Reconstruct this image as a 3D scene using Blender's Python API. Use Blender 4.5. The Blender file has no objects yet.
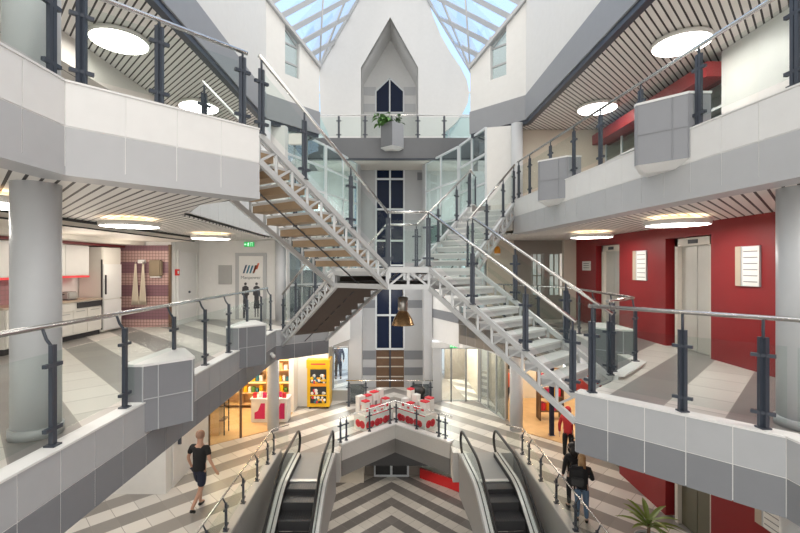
import bpy, bmesh, math, random
from mathutils import Vector, Matrix
random.seed(7)
sc = bpy.context.scene
COL = sc.collection
E, F, CX, CY = 5.4, 430.0, 391.5, 266.5      # eye height above the ground floor, lens in pixels
PI = math.pi
V = Vector

# ------------------------------------------------------------------ materials
def newmat(name):
    m = bpy.data.materials.new(name); m.use_nodes = True
    nt = m.node_tree
    return m, nt, nt.nodes['Principled BSDF']

def mat(name, col, rough=0.5, metal=0.0, var=0.04, scale=6.0, spec=0.5):
    m, nt, b = newmat(name)
    b.inputs['Roughness'].default_value = rough
    b.inputs['Metallic'].default_value = metal
    b.inputs['Specular IOR Level'].default_value = spec
    n = nt.nodes.new('ShaderNodeTexNoise'); n.inputs['Scale'].default_value = scale
    n.inputs['Detail'].default_value = 4
    tc = nt.nodes.new('ShaderNodeNewGeometry')
    nt.links.new(tc.outputs['Position'], n.inputs['Vector'])
    mx = nt.nodes.new('ShaderNodeMix'); mx.data_type = 'RGBA'
    mx.inputs[6].default_value = tuple(max(0, c*(1-var)) for c in col)+(1,)
    mx.inputs[7].default_value = tuple(min(1, c*(1+var)) for c in col)+(1,)
    nt.links.new(n.outputs['Fac'], mx.inputs[0])
    nt.links.new(mx.outputs[2], b.inputs['Base Color'])
    return m

def emis(name, col, strength):
    m, nt, b = newmat(name)
    b.inputs['Base Color'].default_value = col+(1,)
    b.inputs['Emission Color'].default_value = col+(1,)
    b.inputs['Emission Strength'].default_value = strength
    return m

def glass(name, tint=(0.93, 0.97, 0.96), refl=0.07, rough=0.02, graze=.45):
    m = bpy.data.materials.new(name); m.use_nodes = True
    nt = m.node_tree; nt.nodes.clear()
    out = nt.nodes.new('ShaderNodeOutputMaterial')
    t = nt.nodes.new('ShaderNodeBsdfTransparent'); t.inputs[0].default_value = tint+(1,)
    g = nt.nodes.new('ShaderNodeBsdfGlossy'); g.inputs['Roughness'].default_value = rough
    lw = nt.nodes.new('ShaderNodeLayerWeight'); lw.inputs[0].default_value = 0.25
    mr = nt.nodes.new('ShaderNodeMapRange')
    mr.inputs[1].default_value = 0; mr.inputs[2].default_value = 1
    mr.inputs[3].default_value = refl; mr.inputs[4].default_value = graze
    pw = nt.nodes.new('ShaderNodeMath'); pw.operation = 'POWER'; pw.inputs[1].default_value = 3.5; lw.inputs[0].default_value = 0.5
    nt.links.new(lw.outputs['Facing'], pw.inputs[0]); nt.links.new(pw.outputs[0], mr.inputs[0])
    mx = nt.nodes.new('ShaderNodeMixShader')
    nt.links.new(mr.outputs[0], mx.inputs[0]); nt.links.new(t.outputs[0], mx.inputs[1]); nt.links.new(g.outputs[0], mx.inputs[2])
    nt.links.new(mx.outputs[0], out.inputs[0])
    return m

class NG:
    """little helper for math node chains"""
    def __init__(s, nt): s.nt = nt
    def m(s, op, a, b=None, c=None):
        n = s.nt.nodes.new('ShaderNodeMath'); n.operation = op
        for i, v in enumerate((a, b, c)):
            if v is None: continue
            if isinstance(v, (int, float)): n.inputs[i].default_value = v
            else: s.nt.links.new(v, n.inputs[i])
        return n.outputs[0]

def chevron_floor(name, light, dark, grout, sign, tile, off=0.0, rough=0.35, ax=0.1):
    """stone tiles laid at 45 degrees in alternating light and dark bands that meet in a V on the hall's axis"""
    m, nt, b = newmat(name); g = NG(nt)
    geo = nt.nodes.new('ShaderNodeNewGeometry'); sp = nt.nodes.new('ShaderNodeSeparateXYZ')
    nt.links.new(geo.outputs['Position'], sp.inputs[0])
    x = g.m('ABSOLUTE', g.m('SUBTRACT', sp.outputs[0], ax)); y = sp.outputs[1]
    p = g.m('MULTIPLY', g.m('ADD', x, y), 0.70711/tile)
    q = g.m('MULTIPLY', g.m('SUBTRACT', x, y), 0.70711/tile)
    u, w = (p, q) if sign > 0 else (q, p)
    u = g.m('ADD', u, 100.0+off); w = g.m('ADD', w, 100.0)
    band = g.m('GREATER_THAN', g.m('FRACT', g.m('MULTIPLY', u, 0.5)), 0.5)
    def line(c):
        f = g.m('FRACT', c)
        return g.m('LESS_THAN', g.m('MINIMUM', f, g.m('SUBTRACT', 1.0, f)), 0.012)
    gl = g.m('MAXIMUM', line(u), line(w))
    cell = nt.nodes.new('ShaderNodeTexWhiteNoise'); cell.noise_dimensions = '2D'
    cb = nt.nodes.new('ShaderNodeCombineXYZ')
    nt.links.new(g.m('FLOOR', u), cb.inputs[0]); nt.links.new(g.m('FLOOR', w), cb.inputs[1])
    nt.links.new(cb.outputs[0], cell.inputs['Vector'])
    def mix(f, a, c):
        n = nt.nodes.new('ShaderNodeMix'); n.data_type = 'RGBA'
        if isinstance(f, (int, float)): n.inputs[0].default_value = f
        else: nt.links.new(f, n.inputs[0])
        for i, v in ((6, a), (7, c)):
            if isinstance(v, tuple): n.inputs[i].default_value = v+(1,)
            else: nt.links.new(v, n.inputs[i])
        return n.outputs[2]
    base = mix(band, light, dark)
    dk = nt.nodes.new('ShaderNodeHueSaturation')
    nt.links.new(base, dk.inputs['Color'])
    nt.links.new(g.m('ADD', 0.9, g.m('MULTIPLY', cell.outputs['Value'], 0.2)), dk.inputs['Value'])
    nz = nt.nodes.new('ShaderNodeTexNoise'); nz.inputs['Scale'].default_value = 60
    nt.links.new(geo.outputs['Position'], nz.inputs['Vector'])
    c2 = mix(g.m('MULTIPLY', nz.outputs['Fac'], 0.12), dk.outputs['Color'], tuple(c*0.5 for c in light))
    nt.links.new(mix(gl, c2, grout), b.inputs['Base Color'])
    b.inputs['Roughness'].default_value = rough
    return m

def slats(name, col, gap, period, frac, diag=True, ax=0.1, axis=0):
    """linear metal ceiling: narrow boards with open dark joints"""
    m, nt, b = newmat(name); g = NG(nt)
    geo = nt.nodes.new('ShaderNodeNewGeometry'); sp = nt.nodes.new('ShaderNodeSeparateXYZ')
    nt.links.new(geo.outputs['Position'], sp.inputs[0])
    if diag:
        x = g.m('ABSOLUTE', g.m('SUBTRACT', sp.outputs[0], ax))
        u = g.m('MULTIPLY', g.m('SUBTRACT', x, sp.outputs[1]), 0.70711/period)
    else:
        u = g.m('MULTIPLY', sp.outputs[axis], 1/period)
    f = g.m('FRACT', g.m('ADD', u, 100.0))
    k = g.m('LESS_THAN', f, frac)
    mx = nt.nodes.new('ShaderNodeMix'); mx.data_type = 'RGBA'
    nt.links.new(k, mx.inputs[0]); mx.inputs[6].default_value = col+(1,); mx.inputs[7].default_value = gap+(1,)
    nt.links.new(mx.outputs[2], b.inputs['Base Color'])
    b.inputs['Roughness'].default_value = 0.55
    return m

def mosaic(name, bands, tile, joint, ztop, bandh):
    """small wall tiles in colour bands by height"""
    m, nt, b = newmat(name); g = NG(nt)
    geo = nt.nodes.new('ShaderNodeNewGeometry'); sp = nt.nodes.new('ShaderNodeSeparateXYZ')
    nt.links.new(geo.outputs['Position'], sp.inputs[0])
    k = g.m('GREATER_THAN', g.m('FRACT', g.m('MULTIPLY', g.m('SUBTRACT', ztop, sp.outputs[2]), 0.5/bandh)), 0.5)
    def line(c):
        f = g.m('FRACT', g.m('MULTIPLY', g.m('ADD', c, 50.0), 1/tile))
        return g.m('LESS_THAN', f, 0.12)
    gl = g.m('MAXIMUM', line(g.m('ADD', sp.outputs[0], sp.outputs[1])), line(sp.outputs[2]))
    mx = nt.nodes.new('ShaderNodeMix'); mx.data_type = 'RGBA'
    nt.links.new(k, mx.inputs[0]); mx.inputs[6].default_value = bands[0]+(1,); mx.inputs[7].default_value = bands[1]+(1,)
    m2 = nt.nodes.new('ShaderNodeMix'); m2.data_type = 'RGBA'
    nt.links.new(gl, m2.inputs[0]); nt.links.new(mx.outputs[2], m2.inputs[6]); m2.inputs[7].default_value = joint+(1,)
    nt.links.new(m2.outputs[2], b.inputs['Base Color'])
    b.inputs['Roughness'].default_value = 0.3
    return m

M = dict(
 white=mat('white_panel', (.80, .80, .79), .38), wall=mat('white_wall', (.80, .795, .775), .6),
 grey=mat('grey_panel', (.225, .235, .255), .38), lgrey=mat('light_grey_panel', (.50, .51, .525), .42),
 lowwhite=mat('pale_grey_panel', (.45, .465, .485), .38), gable=mat('gable_paint', (.66, .66, .655), .6), palm=mat('palm_leaf', (.20, .27, .06), .45, var=.3, scale=12), lift_dim=mat('dim_lift_door_steel', (.13, .12, .08), .4),
 dgrey=mat('dark_grey_band', (.31, .32, .34), .45), bgrey_shade=mat('shaded_bridge_grey', (.155, .16, .17), .5),
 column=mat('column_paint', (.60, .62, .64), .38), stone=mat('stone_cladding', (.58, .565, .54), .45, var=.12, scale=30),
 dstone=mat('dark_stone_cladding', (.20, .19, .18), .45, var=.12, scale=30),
 steel=mat('stainless_steel', (.72, .71, .69), .22, 1.0), navy=mat('navy_post_paint', (.045, .055, .075), .35),
 frame=mat('stair_steel_paint', (.55, .56, .565), .4, .2), midgrey=mat('mid_grey_panel', (.30, .31, .335), .4), rod=mat('dark_rod_steel', (.10, .10, .105), .4, .5), tread=mat('tread_grey', (.68, .68, .67), .5),
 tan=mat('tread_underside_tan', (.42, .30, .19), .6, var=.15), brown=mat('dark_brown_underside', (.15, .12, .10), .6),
 black=mat('black_rubber', (.012, .012, .013), .4), dark=mat('dark_void', (.03, .03, .032), .6),
 red=mat('red_wall_paint', (.26, .014, .017), .5, var=.05), dred=mat('dark_red_paint', (.13, .012, .015), .5),
 cream=mat('cream_soffit', (.72, .69, .63), .55), beige=mat('beige_wall', (.60, .54, .45), .6),
 taupe=mat('taupe_wall', (.26, .23, .20), .6), lift=mat('lift_door_steel', (.52, .50, .46), .36, .25),
 liftframe=mat('lift_frame_paint', (.62, .57, .50), .42), wood=mat('warm_wood', (.62, .42, .22), .45, var=.15, scale=4),
 dwood=mat('brown_wood', (.16, .09, .05), .5, var=.2), blue=mat('navy_glass', (.004, .012, .042), .25, spec=.15),
 mullion=mat('pale_mullion', (.70, .74, .76), .4), wframe=mat('grey_window_frame', (.45, .46, .47), .4),
 glass=glass('clear_glass'), rail_glass=glass('railing_glass', (.94, .97, .96), .010, .14, .2),
 win=glass('window_glass', (.84, .92, .93), .10), sky_glass=glass('roof_glass', (.95, .97, 1.0), .03),
 smoke=glass('smoked_glass', (.45, .50, .52), .10),
 yellow=mat('yellow_lacquer', (.78, .46, .012), .35), orange=mat('orange_plastic', (.80, .30, .02), .4),
 pinkred=mat('bright_red_card', (.72, .03, .05), .5), magenta=mat('magenta_print', (.62, .02, .14), .5),
 card=mat('white_card', (.80, .79, .77), .6), leaf=mat('plant_leaf', (.10, .24, .05), .45, var=.35, scale=12),
 dleaf=mat('dark_leaf', (.045, .11, .03), .45, var=.35, scale=12), soil=mat('potting_soil', (.06, .04, .03), .9),
 skin=mat('skin', (.52, .30, .21), .5), skin2=mat('pale_skin', (.62, .40, .31), .5),
 tee=mat('black_cotton', (.012, .012, .014), .85), navyc=mat('navy_cotton', (.018, .022, .045), .85),
 denim=mat('blue_denim', (.10, .17, .27), .8, var=.2, scale=40), hairg=mat('grey_stubble_hair', (.34, .20, .14), .7),
 blonde=mat('blonde_hair', (.34, .20, .09), .6, var=.3, scale=30), bhair=mat('black_hair', (.012, .010, .010), .5),
 redc=mat('red_cotton', (.50, .03, .03), .8), cabinet=mat('cabinet_white', (.74, .72, .67), .4),
 worktop=mat('worktop_beige', (.50, .42, .33), .4), copper=mat('copper_shade', (.52, .33, .17), .26, .85),
 lampsteel=mat('lamp_socket_steel', (.45, .43, .40), .3, .8), towel=mat('cream_towel', (.70, .62, .50), .9),
 paperbrown=mat('brown_dispenser', (.26, .20, .13), .5), plate=mat('board_grey', (.42, .42, .41), .5),
 step=mat('escalator_step_metal', (.07, .07, .075), .4, .4), comb=mat('comb_plate_metal', (.33, .33, .33), .5, .3),
 alum=mat('brushed_aluminium', (.66, .66, .65), .35, .35), esc=mat('escalator_cladding', (.36, .35, .34), .42),
 asphalt=mat('outdoor_paving', (.82, .81, .79), .8), teal=mat('teal_print', (.03, .17, .24), .5),
 navyp=mat('dark_navy_print', (.03, .06, .11), .5), orangep=mat('orange_red_print', (.66, .12, .04), .5),
 greyprint=mat('grey_print', (.22, .22, .22), .5), dkprint=mat('charcoal_print', (.04, .04, .045), .5),
 green=emis('exit_green', (.02, .42, .10), .7), greenw=emis('exit_white', (.75, 1.0, .8), 1.0),
 lamp=emis('lamp_diffuser', (1.0, .95, .88), 17.0), lampw=mat('lamp_body_white', (.80, .78, .74), .4),
 lampup=emis('lamp_uplight', (1.0, .84, .62), 1.8),
 ledred=emis('red_led_strip', (.75, .06, .07), .35), warm=emis('warm_shelf_light', (1.0, .62, .22), 3.0),
 redalarm=mat('red_alarm', (.65, .02, .02), .35), paper=mat('paper_white', (.82, .81, .78), .7),
 dirt=mat('window_view_paint', (.55, .60, .60), .6),
)
M['floor0'] = chevron_floor('ground_floor_tiles', (.68, .655, .62), (.27, .255, .24), (.30, .28, .26), 1, .455, .25)
M['floorb'] = chevron_floor('basement_floor_tiles', (.68, .64, .58), (.19, .175, .165), (.30, .28, .26), 1, .425, 0.1, ax=0.0)
M['floor1'] = chevron_floor('gallery_floor_tiles', (.66, .63, .59), (.25, .24, .23), (.30, .28, .26), -1, .62, .35)
M['slat'] = slats('linear_ceiling', (.82, .80, .76), (.03, .026, .024), .125, .24)
M['slat3'] = slats('upper_linear_ceiling', (.80, .785, .755), (.03, .026, .024), .115, .26)
M['slatx'] = slats('bulkhead_boards', (.66, .64, .60), (.05, .045, .04), .33, .07, diag=False)
M['mosaic'] = mosaic('pink_mosaic', ((.25, .13, .16), (.56, .37, .34)), .085, (.16, .09, .10), E+.78, .325)
M['backsplash'] = mosaic('pink_backsplash', ((.42, .24, .25), (.40, .22, .23)), .10, (.30, .20, .20), 10, .3)

# ------------------------------------------------------------------ mesh building
class MB:
    def __init__(s): s.bm = bmesh.new()
    def quad(s, *pts):
        vs = [s.bm.verts.new(p) for p in pts]; s.bm.faces.new(vs); return s
    def box(s, x0, y0, z0, x1, y1, z1):
        return s.prism([(x0, y0), (x1, y0), (x1, y1), (x0, y1)], z0, z1)
    def obox(s, c, size, rz=0, mtx=None):
        sx, sy, sz = (v/2 for v in size)
        R = mtx if mtx is not None else Matrix.Rotation(rz, 3, 'Z')
        vs = [s.bm.verts.new(V(c)+R @ V((a*sx, b*sy, d*sz))) for a in (-1, 1) for b in (-1, 1) for d in (-1, 1)]
        for f in ((0, 1, 3, 2), (4, 6, 7, 5), (0, 4, 5, 1), (2, 3, 7, 6), (0, 2, 6, 4), (1, 5, 7, 3)):
            s.bm.faces.new([vs[i] for i in f])
        return s
    def beam(s, p, q, w, h):
        p, q = V(p), V(q); d = q-p; L = d.length
        if L < 1e-6: return s
        d /= L; up = V((0, 0, 1))
        if abs(d.z) > .98: up = V((0, 1, 0))
        sx = d.cross(up).normalized(); uz = sx.cross(d).normalized()
        R = Matrix((sx, d, uz)).transposed()
        return s.obox((p+q)/2, (w, L, h), mtx=R)
    def prism(s, poly, z0, z1):
        n = len(poly)
        a = [s.bm.verts.new((p[0], p[1], z0)) for p in poly]
        b = [s.bm.verts.new((p[0], p[1], z1)) for p in poly]
        s.bm.faces.new(a[::-1]); s.bm.faces.new(b)
        for i in range(n):
            j = (i+1) % n
            s.bm.faces.new((a[i], a[j], b[j], b[i]))
        return s
    def slabxz(s, poly, y0, y1):
        """polygon in x,z extruded along y"""
        n = len(poly)
        a = [s.bm.verts.new((p[0], y0, p[1])) for p in poly]
        b = [s.bm.verts.new((p[0], y1, p[1])) for p in poly]
        s.bm.faces.new(a); s.bm.faces.new(b[::-1])
        for i in range(n):
            j = (i+1) % n
            s.bm.faces.new((a[j], a[i], b[i], b[j]))
        return s
    def slabv(s, pts, n, t):
        """polygon of 3-D points pushed by t along n"""
        n = V(n).normalized()*t; m = len(pts)
        a = [s.bm.verts.new(V(p)) for p in pts]; b = [s.bm.verts.new(V(p)+n) for p in pts]
        s.bm.faces.new(a[::-1]); s.bm.faces.new(b)
        for i in range(m):
            j = (i+1) % m
            s.bm.faces.new((a[i], a[j], b[j], b[i]))
        return s
    def tube(s, pts, r, seg=8, caps=True):
        pts = [V(p) for p in pts]; n = len(pts)
        rs = r if isinstance(r, (list, tuple)) else [r]*n
        rings = []; ref = None
        for i, p in enumerate(pts):
            d = (pts[min(i+1, n-1)]-pts[max(i-1, 0)]).normalized()
            if ref is None:
                ref = V((0, 0, 1)) if abs(d.z) < .9 else V((1, 0, 0))
            a = d.cross(ref)
            if a.length < 1e-4: a = d.orthogonal()
            a.normalize(); b = a.cross(d).normalized(); ref = b
            k = 1.0
            rings.append([s.bm.verts.new(p+(a*math.cos(2*PI*j/seg)+b*math.sin(2*PI*j/seg))*rs[i]*k) for j in range(seg)])
        for i in range(n-1):
            for j in range(seg):
                f = s.bm.faces.new((rings[i][j], rings[i][(j+1) % seg], rings[i+1][(j+1) % seg], rings[i+1][j])); f.smooth = True
        if caps:
            s.bm.faces.new(rings[0][::-1]); s.bm.faces.new(rings[-1])
        return s
    def lathe(s, prof, c=(0, 0, 0), seg=24, smooth=True, rot=None):
        c = V(c); rings = []
        for (r, z) in prof:
            ring = []
            for j in range(seg):
                p = V((r*math.cos(2*PI*j/seg), r*math.sin(2*PI*j/seg), z))
                if rot is not None: p = rot @ p
                ring.append(s.bm.verts.new(c+p))
            rings.append(ring)
        for i in range(len(prof)-1):
            for j in range(seg):
                f = s.bm.faces.new((rings[i][j], rings[i][(j+1) % seg], rings[i+1][(j+1) % seg], rings[i+1][j])); f.smooth = smooth
        if prof[0][0] > 1e-5: s.bm.faces.new(rings[0][::-1])
        if prof[-1][0] > 1e-5: s.bm.faces.new(rings[-1])
        return s
    def ball(s, c, r, sc3=(1, 1, 1), seg=12):
        prof = [(max(1e-6, math.sin(PI*i/8))*1.0, -math.cos(PI*i/8)) for i in range(9)]
        rot = Matrix.Diagonal(V(sc3)*r)
        return s.lathe([(p if 0 < i < 8 else (1e-6, p[1])) and (p[0], p[1]) for i, p in enumerate(prof)], c, seg, True, rot)
    def build(s, name, m, parent=None, smooth=None):
        bmesh.ops.recalc_face_normals(s.bm, faces=s.bm.faces)
        me = bpy.data.meshes.new(name); s.bm.to_mesh(me); s.bm.free()
        o = bpy.data.objects.new(name, me); COL.objects.link(o)
        if m is not None: me.materials.append(m if not isinstance(m, str) else M[m])
        if parent is not None:
            o.parent = parent
            o.matrix_parent_inverse = parent.matrix_world_inv if hasattr(parent, 'matrix_world_inv') else Matrix.Identity(4)
        return o

def thing(name, label, cat, group=None, loc=(0, 0, 0), rz=0):
    o = bpy.data.objects.new(name, None); COL.objects.link(o)
    o.empty_display_size = .1
    o.location = loc; o.rotation_euler = (0, 0, rz)
    o['label'] = label; o['category'] = cat
    if group: o['group'] = group
    return o
def tag(o, label, cat, group=None, kind=None):
    o['label'] = label; o['category'] = cat
    if group: o['group'] = group
    if kind: o['kind'] = kind
    return o
def struct(o, label=None):
    o['kind'] = 'structure'
    if label: o['label'] = label
    return o
def local(o, parent):
    return o

# parts are built in their thing's own frame: W2L turns world points into that frame
def frame_of(loc, rz=0):
    Mx = Matrix.Translation(V(loc)) @ Matrix.Rotation(rz, 4, 'Z')
    inv = Mx.inverted()
    return lambda p: inv @ V(p)

# ------------------------------------------------------------------ levels
Z1L, Z1F, Z1B = E-1.65, E-1.72, E-2.45      # first gallery: ledge top, floor, soffit
Z2L, Z2F, Z2B = E+1.725, E+1.655, E+.90     # second gallery
Z3L, Z3F, Z3B = E+5.10, E+5.03, E+4.30      # third level
ZLAND = E-.03
BZ = -3.6                                    # basement floor

# ------------------------------------------------------------------ setting: floors, ceilings, fascias
def offset_poly(pl, t):
    """mitred offset of an open polyline to its right-hand side"""
    out = []; n = len(pl)
    for i in range(n):
        ds = []
        if i > 0: ds.append((V(pl[i])-V(pl[i-1])).normalized())
        if i < n-1: ds.append((V(pl[i+1])-V(pl[i])).normalized())
        ns = [V((d.y, -d.x)) for d in ds]
        if len(ns) == 1: o = ns[0]*t
        else:
            b = (ns[0]+ns[1]).normalized(); o = b*(t/max(.35, b.dot(ns[0])))
        out.append((pl[i][0]+o.x, pl[i][1]+o.y))
    return out

def fascia(pl, side, ztop, zmid, zbot, mu, ml, plen=.45, lip=True, gapmat='white', skip=()):
    """edge of a gallery: a coping strip, an upper and a lower row of panels with open joints"""
    pl = [tuple(p) for p in pl]
    back = offset_poly(pl, -.08*side); inn = offset_poly(pl, .016*side); outp = offset_poly(pl, .022*side)
    core, up, lo, cop, lp = MB(), MB(), MB(), MB(), MB()
    for i in range(len(pl)-1):
        if i in skip: continue
        core.prism([back[i], back[i+1], inn[i+1], inn[i]], zbot+.012, ztop-.012)
        cop.prism([offset_poly(pl, -.16*side)[i], offset_poly(pl, -.16*side)[i+1], offset_poly(pl, .03*side)[i+1], offset_poly(pl, .03*side)[i]], ztop-.02, ztop)
        a, b, c, d = V(inn[i]), V(inn[i+1]), V(outp[i+1]), V(outp[i])
        L = (b-a).length; k = max(1, round(L/plen)); g = .006/L
        for j in range(k):
            f0, f1 = j/k+g, (j+1)/k-g
            q = [a.lerp(b, f0), a.lerp(b, f1), d.lerp(c, f1), d.lerp(c, f0)]
            q = [(v.x, v.y) for v in q]
            up.prism(q, zmid+.006, ztop-.022); lo.prism(q, zbot+.002, zmid-.006)
        if lip:
            lp.prism([offset_poly(pl, -.3*side)[i], offset_poly(pl, -.3*side)[i+1], offset_poly(pl, .03*side)[i+1], offset_poly(pl, .03*side)[i]], zbot-.06, zbot+.022)
    struct(core.build('trim_1', gapmat)); struct(up.build('trim_2', mu)); struct(lo.build('trim_3', ml)); struct(cop.build('trim_4', 'white'))
    if lip: struct(lp.build('trim_19', ml))

def floor_slab(poly, z0, z1, m, name='floor'):
    return struct(MB().prism(poly, z0, z1).build(name, m))
def ceiling(poly, z, m, t=.03):
    return struct(MB().prism(poly, z, z+t).build('ceiling', m))

L1L = [(-3.03, -2), (-3.03, 11.2), (-1.78, 12.15), (-2.9, 13.3), (-2.45, 15.3), (-1.42, 18.0)]
L1R = [(3.86, -2), (3.86, 4.19), (2.44, 5.7), (3.39, 6.59), (4.25, 7.5), (4.6, 11.5), (2.42, 15.4), (1.42, 18.0)]
L2L = [(-3.03, -2), (-3.03, 3.97), (-1.66, 5.38), (-2.71, 6.13), (-3.4, 7.2), (-3.65, 12.6), (-3.25, 13.1), (-2.35, 15.3), (-1.42, 18.0)]
L2R = [(3.9, -2), (3.86, 4.0), (3.2, 11.2), (2.16, 11.98), (2.5, 13.2), (2.42, 15.4), (1.42, 18.0)]
L3L = [(-3.9, -2), (-3.70, 12.7), (-2.38, 14.2), (-3.3, 15.2), (-3.3, 17.2)]
L3R = [(4.12, -2), (4.0, 12.8), (2.6, 14.2), (3.5, 15.2), (3.5, 17.2)]
XL, XR = -8.2, 6.25
def ins(pl, t, side): return offset_poly(pl, t*side)
# polylines run away from the camera: the void is on the right of the left ones (+1) and on the left of the right ones (-1)
def gallery(pl, side, xw, zf, zb, fm, cm, yend=18.0):
    edge = ins(pl, -.05, side)
    poly = edge+[(xw, edge[-1][1]), (xw, -2)]
    floor_slab(poly, zb+.05, zf, fm)
    e2 = ins(pl, -.1, side)
    ceiling(e2+[(xw, e2[-1][1]), (xw, -2)], zb-(.05 if zb == Z2B else -.012), cm)
gallery(L1L, 1, XL, Z1F, Z1B, 'floor1', 'cream')
gallery(L1R, -1, XR+.6, Z1F, Z1B, 'floor1', 'cream')
gallery(L2L, 1, XL, Z2F, Z2B, 'floor1', 'slat')
gallery(L2R, -1, XR+2.2, Z2F, Z2B, 'floor1', 'slat')
gallery(L3L, 1, XL, Z3F, Z3B, 'floor1', 'slat3')
gallery(L3R, -1, XR+2.2, Z3F, Z3B, 'floor1', 'slat3')
fascia(L1L[:3], 1, Z1L, Z1L-.41, Z1B, 'lowwhite', 'grey', lip=False)
fascia(L1R[:3], -1, Z1L, Z1L-.41, Z1B, 'lowwhite', 'grey', lip=False)
fascia(L1R[3:7], -1, Z1L, Z1L-.41, Z1B, 'lowwhite', 'grey', lip=False)
fascia(L2L[:3], 1, Z2L, Z2L-.43, Z2B, 'white', 'lgrey')
fascia(L2L[3:7], 1, Z2L, Z2L-.43, Z2B, 'white', 'white', lip=False)
fascia(L2R[:3], -1, Z2L, Z2L-.43, Z2B, 'white', 'lgrey')
fascia(L2R[3:6], -1, Z2L, Z2L-.43, Z2B, 'white', 'lgrey')

# third level edge: one plain grey band with a dark shadow joint beneath
def band3(pl, side, m):
    o = MB(); d = MB()
    bk, ou = ins(pl, -.12, side), ins(pl, .02, side); i2, o2 = ins(pl, -.16, side), ins(pl, -.02, side)
    for i in range(len(pl)-1):
        o.prism([bk[i], bk[i+1], ou[i+1], ou[i]], Z3B+.07, Z3L)
        d.prism([i2[i], i2[i+1], o2[i+1], o2[i]], Z3B-.05, Z3B+.07)
    struct(o.build('trim_5', m)); struct(d.build('trim_6', 'navy'))
band3(L3L, 1, 'dgrey'); band3(L3R, -1, 'dgrey')
# bridge across the hall on the third level
floor_slab([(-3.3, 17.22), (3.5, 17.22), (3.5, 20), (-3.3, 20)], Z3B+.03, Z3F, 'floor1')
ceiling([(-3.3, 17.25), (3.5, 17.25), (3.5, 20), (-3.3, 20)], Z3B, 'cream')
struct(MB().box(-3.7, 17.05, Z3B, 3.9, 17.22, Z3L).build('trim_7', 'bgrey_shade'))  # darker than the gallery bands: the shadowed front is put into the colour
struct(MB().box(-3.7, 17.06, Z3B-.05, 3.9, 17.25, Z3B).build('trim_8', 'navy'))

# white walls standing on the third level edge, with the slit windows in their chamfers
EYE9 = E+7.9
def upper_walls(pl, side, ztopA, ztopB, t0, t1):
    A, B = V(pl[1]), V(pl[2])
    n = V(((B-A).y, -(B-A).x)).normalized()*side; n3 = V((-n.x, -n.y, 0))
    w = MB()
    p0 = V(pl[0])
    w.slabv([(p0.x, p0.y, Z3L), (A.x, A.y, Z3L), (A.x, A.y, ztopA), (p0.x, p0.y, ztopA+.3)], (-side, 0, 0), .22)
    zt = lambda t: ztopA+(ztopB-ztopA)*t
    pt = lambda t, z: (A.x+(B.x-A.x)*t, A.y+(B.y-A.y)*t, z)
    zs = E+5.92
    w.slabv([pt(0, Z3L), pt(t0, Z3L), pt(t0, zt(t0)), pt(0, zt(0))], n3, .22)
    w.slabv([pt(t0, Z3L), pt(t1, Z3L), pt(t1, zs), pt(t0, zs)], n3, .22)
    w.slabv([pt(t1, Z3L), pt(1, Z3L), pt(1, zt(1)), pt(t1, zt(t1))], n3, .22)
    struct(w.build('wall_left' if side > 0 else 'wall_right', 'wall'))
    # window with a sloping head
    fr = MB(); o3 = n3*.1
    def q(t, z): return V(pt(t, z))+o3
    for a, b in (((t0, zs), (t1, zs)), ((t0, zs), (t0, zt(t0))), ((t1, zs), (t1, zt(t1))), ((t0, zt(t0)), (t1, zt(t1))), ((t0, zs+.42), (t1, zs+.42)), ((t0, zs+1.0), (t1, zs+1.0)), ((t0+.02, zt(t0)-.1), (t1-.02, zs+1.05))):
        fr.beam(q(*a), q(*b), .05, .05)
    f = struct(fr.build('window_1', 'wframe'))
    MB().slabv([q(t0, zs), q(t1, zs), q(t1, zt(t1)), q(t0, zt(t0))], n3, .01).build('pane', 'win', f)
    # gutter along the sloping wall head
    g = MB(); g.beam(V(pt(0, zt(0)))-n3*.05, V(pt(1.0, zt(1.0)))-n3*.05, .10, .10)
    struct(g.build('trim_9', 'lgrey'))
    return pt, zt
upper_walls(L3L, 1, E+7.9, E+6.59, .33, .60)
upper_walls(L3R, -1, E+7.93, E+6.55, .33, .62)

# folded glass roof between the chamfered walls and the gable
GY = 20.0
def roof(A, B, G1, G2, name):
    A, B, G1, G2 = V(A), V(B), V(G1), V(G2)
    C = lambda t: B+(A-B)*t
    G = lambda t: G1+(G2-G1)*t
    S = lambda t, f: C(t).lerp(G(2.0*t), f)
    bars, thin, pane = MB(), MB(), MB()
    ts = [0, .19, .38, .57, .76, .95, 1.15]
    for t in ts: bars.beam(S(t, 0), S(t, 1), .075, .16)
    bars.beam(C(0), C(1.15), .10, .10); bars.beam(G(0), G(2.3), .10, .12)
    for f in (.34, .67): thin.beam(S(.0, f), S(1.15, f), .05, .07)
    thin.tube([S(0, .04)+V((0, 0, -.15)), S(1.15, .34)+V((0, 0, -.25))], .022, 6)
    for i in range(len(ts)-1):
        for f0, f1 in ((0, .34), (.34, .67), (.67, 1)):
            pane.quad(S(ts[i], f0), S(ts[i+1], f0), S(ts[i+1], f1), S(ts[i], f1))
    o = thing('glass_roof', name, 'roof'); o['kind'] = 'structure'
    bars.build('rafter', 'wframe', o); thin.build('purlin', 'wframe', o)
    p = pane.build('glazing', 'sky_glass', o)
    md = p.modifiers.new('thick', 'SOLIDIFY'); md.thickness = .02
roof((-3.70, 12.7, E+7.9), (-2.38, 14.2, E+6.59), (-3.36, GY, E+9.28), (-1.56, GY, E+12.4), 'folded glass roof above the kitchen side of the hall')
roof((4.0, 12.8, E+7.93), (2.6, 14.2, E+6.55), (3.66, GY, E+9.15), (1.70, GY, E+12.4), 'folded glass roof above the lift side of the hall')

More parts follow.
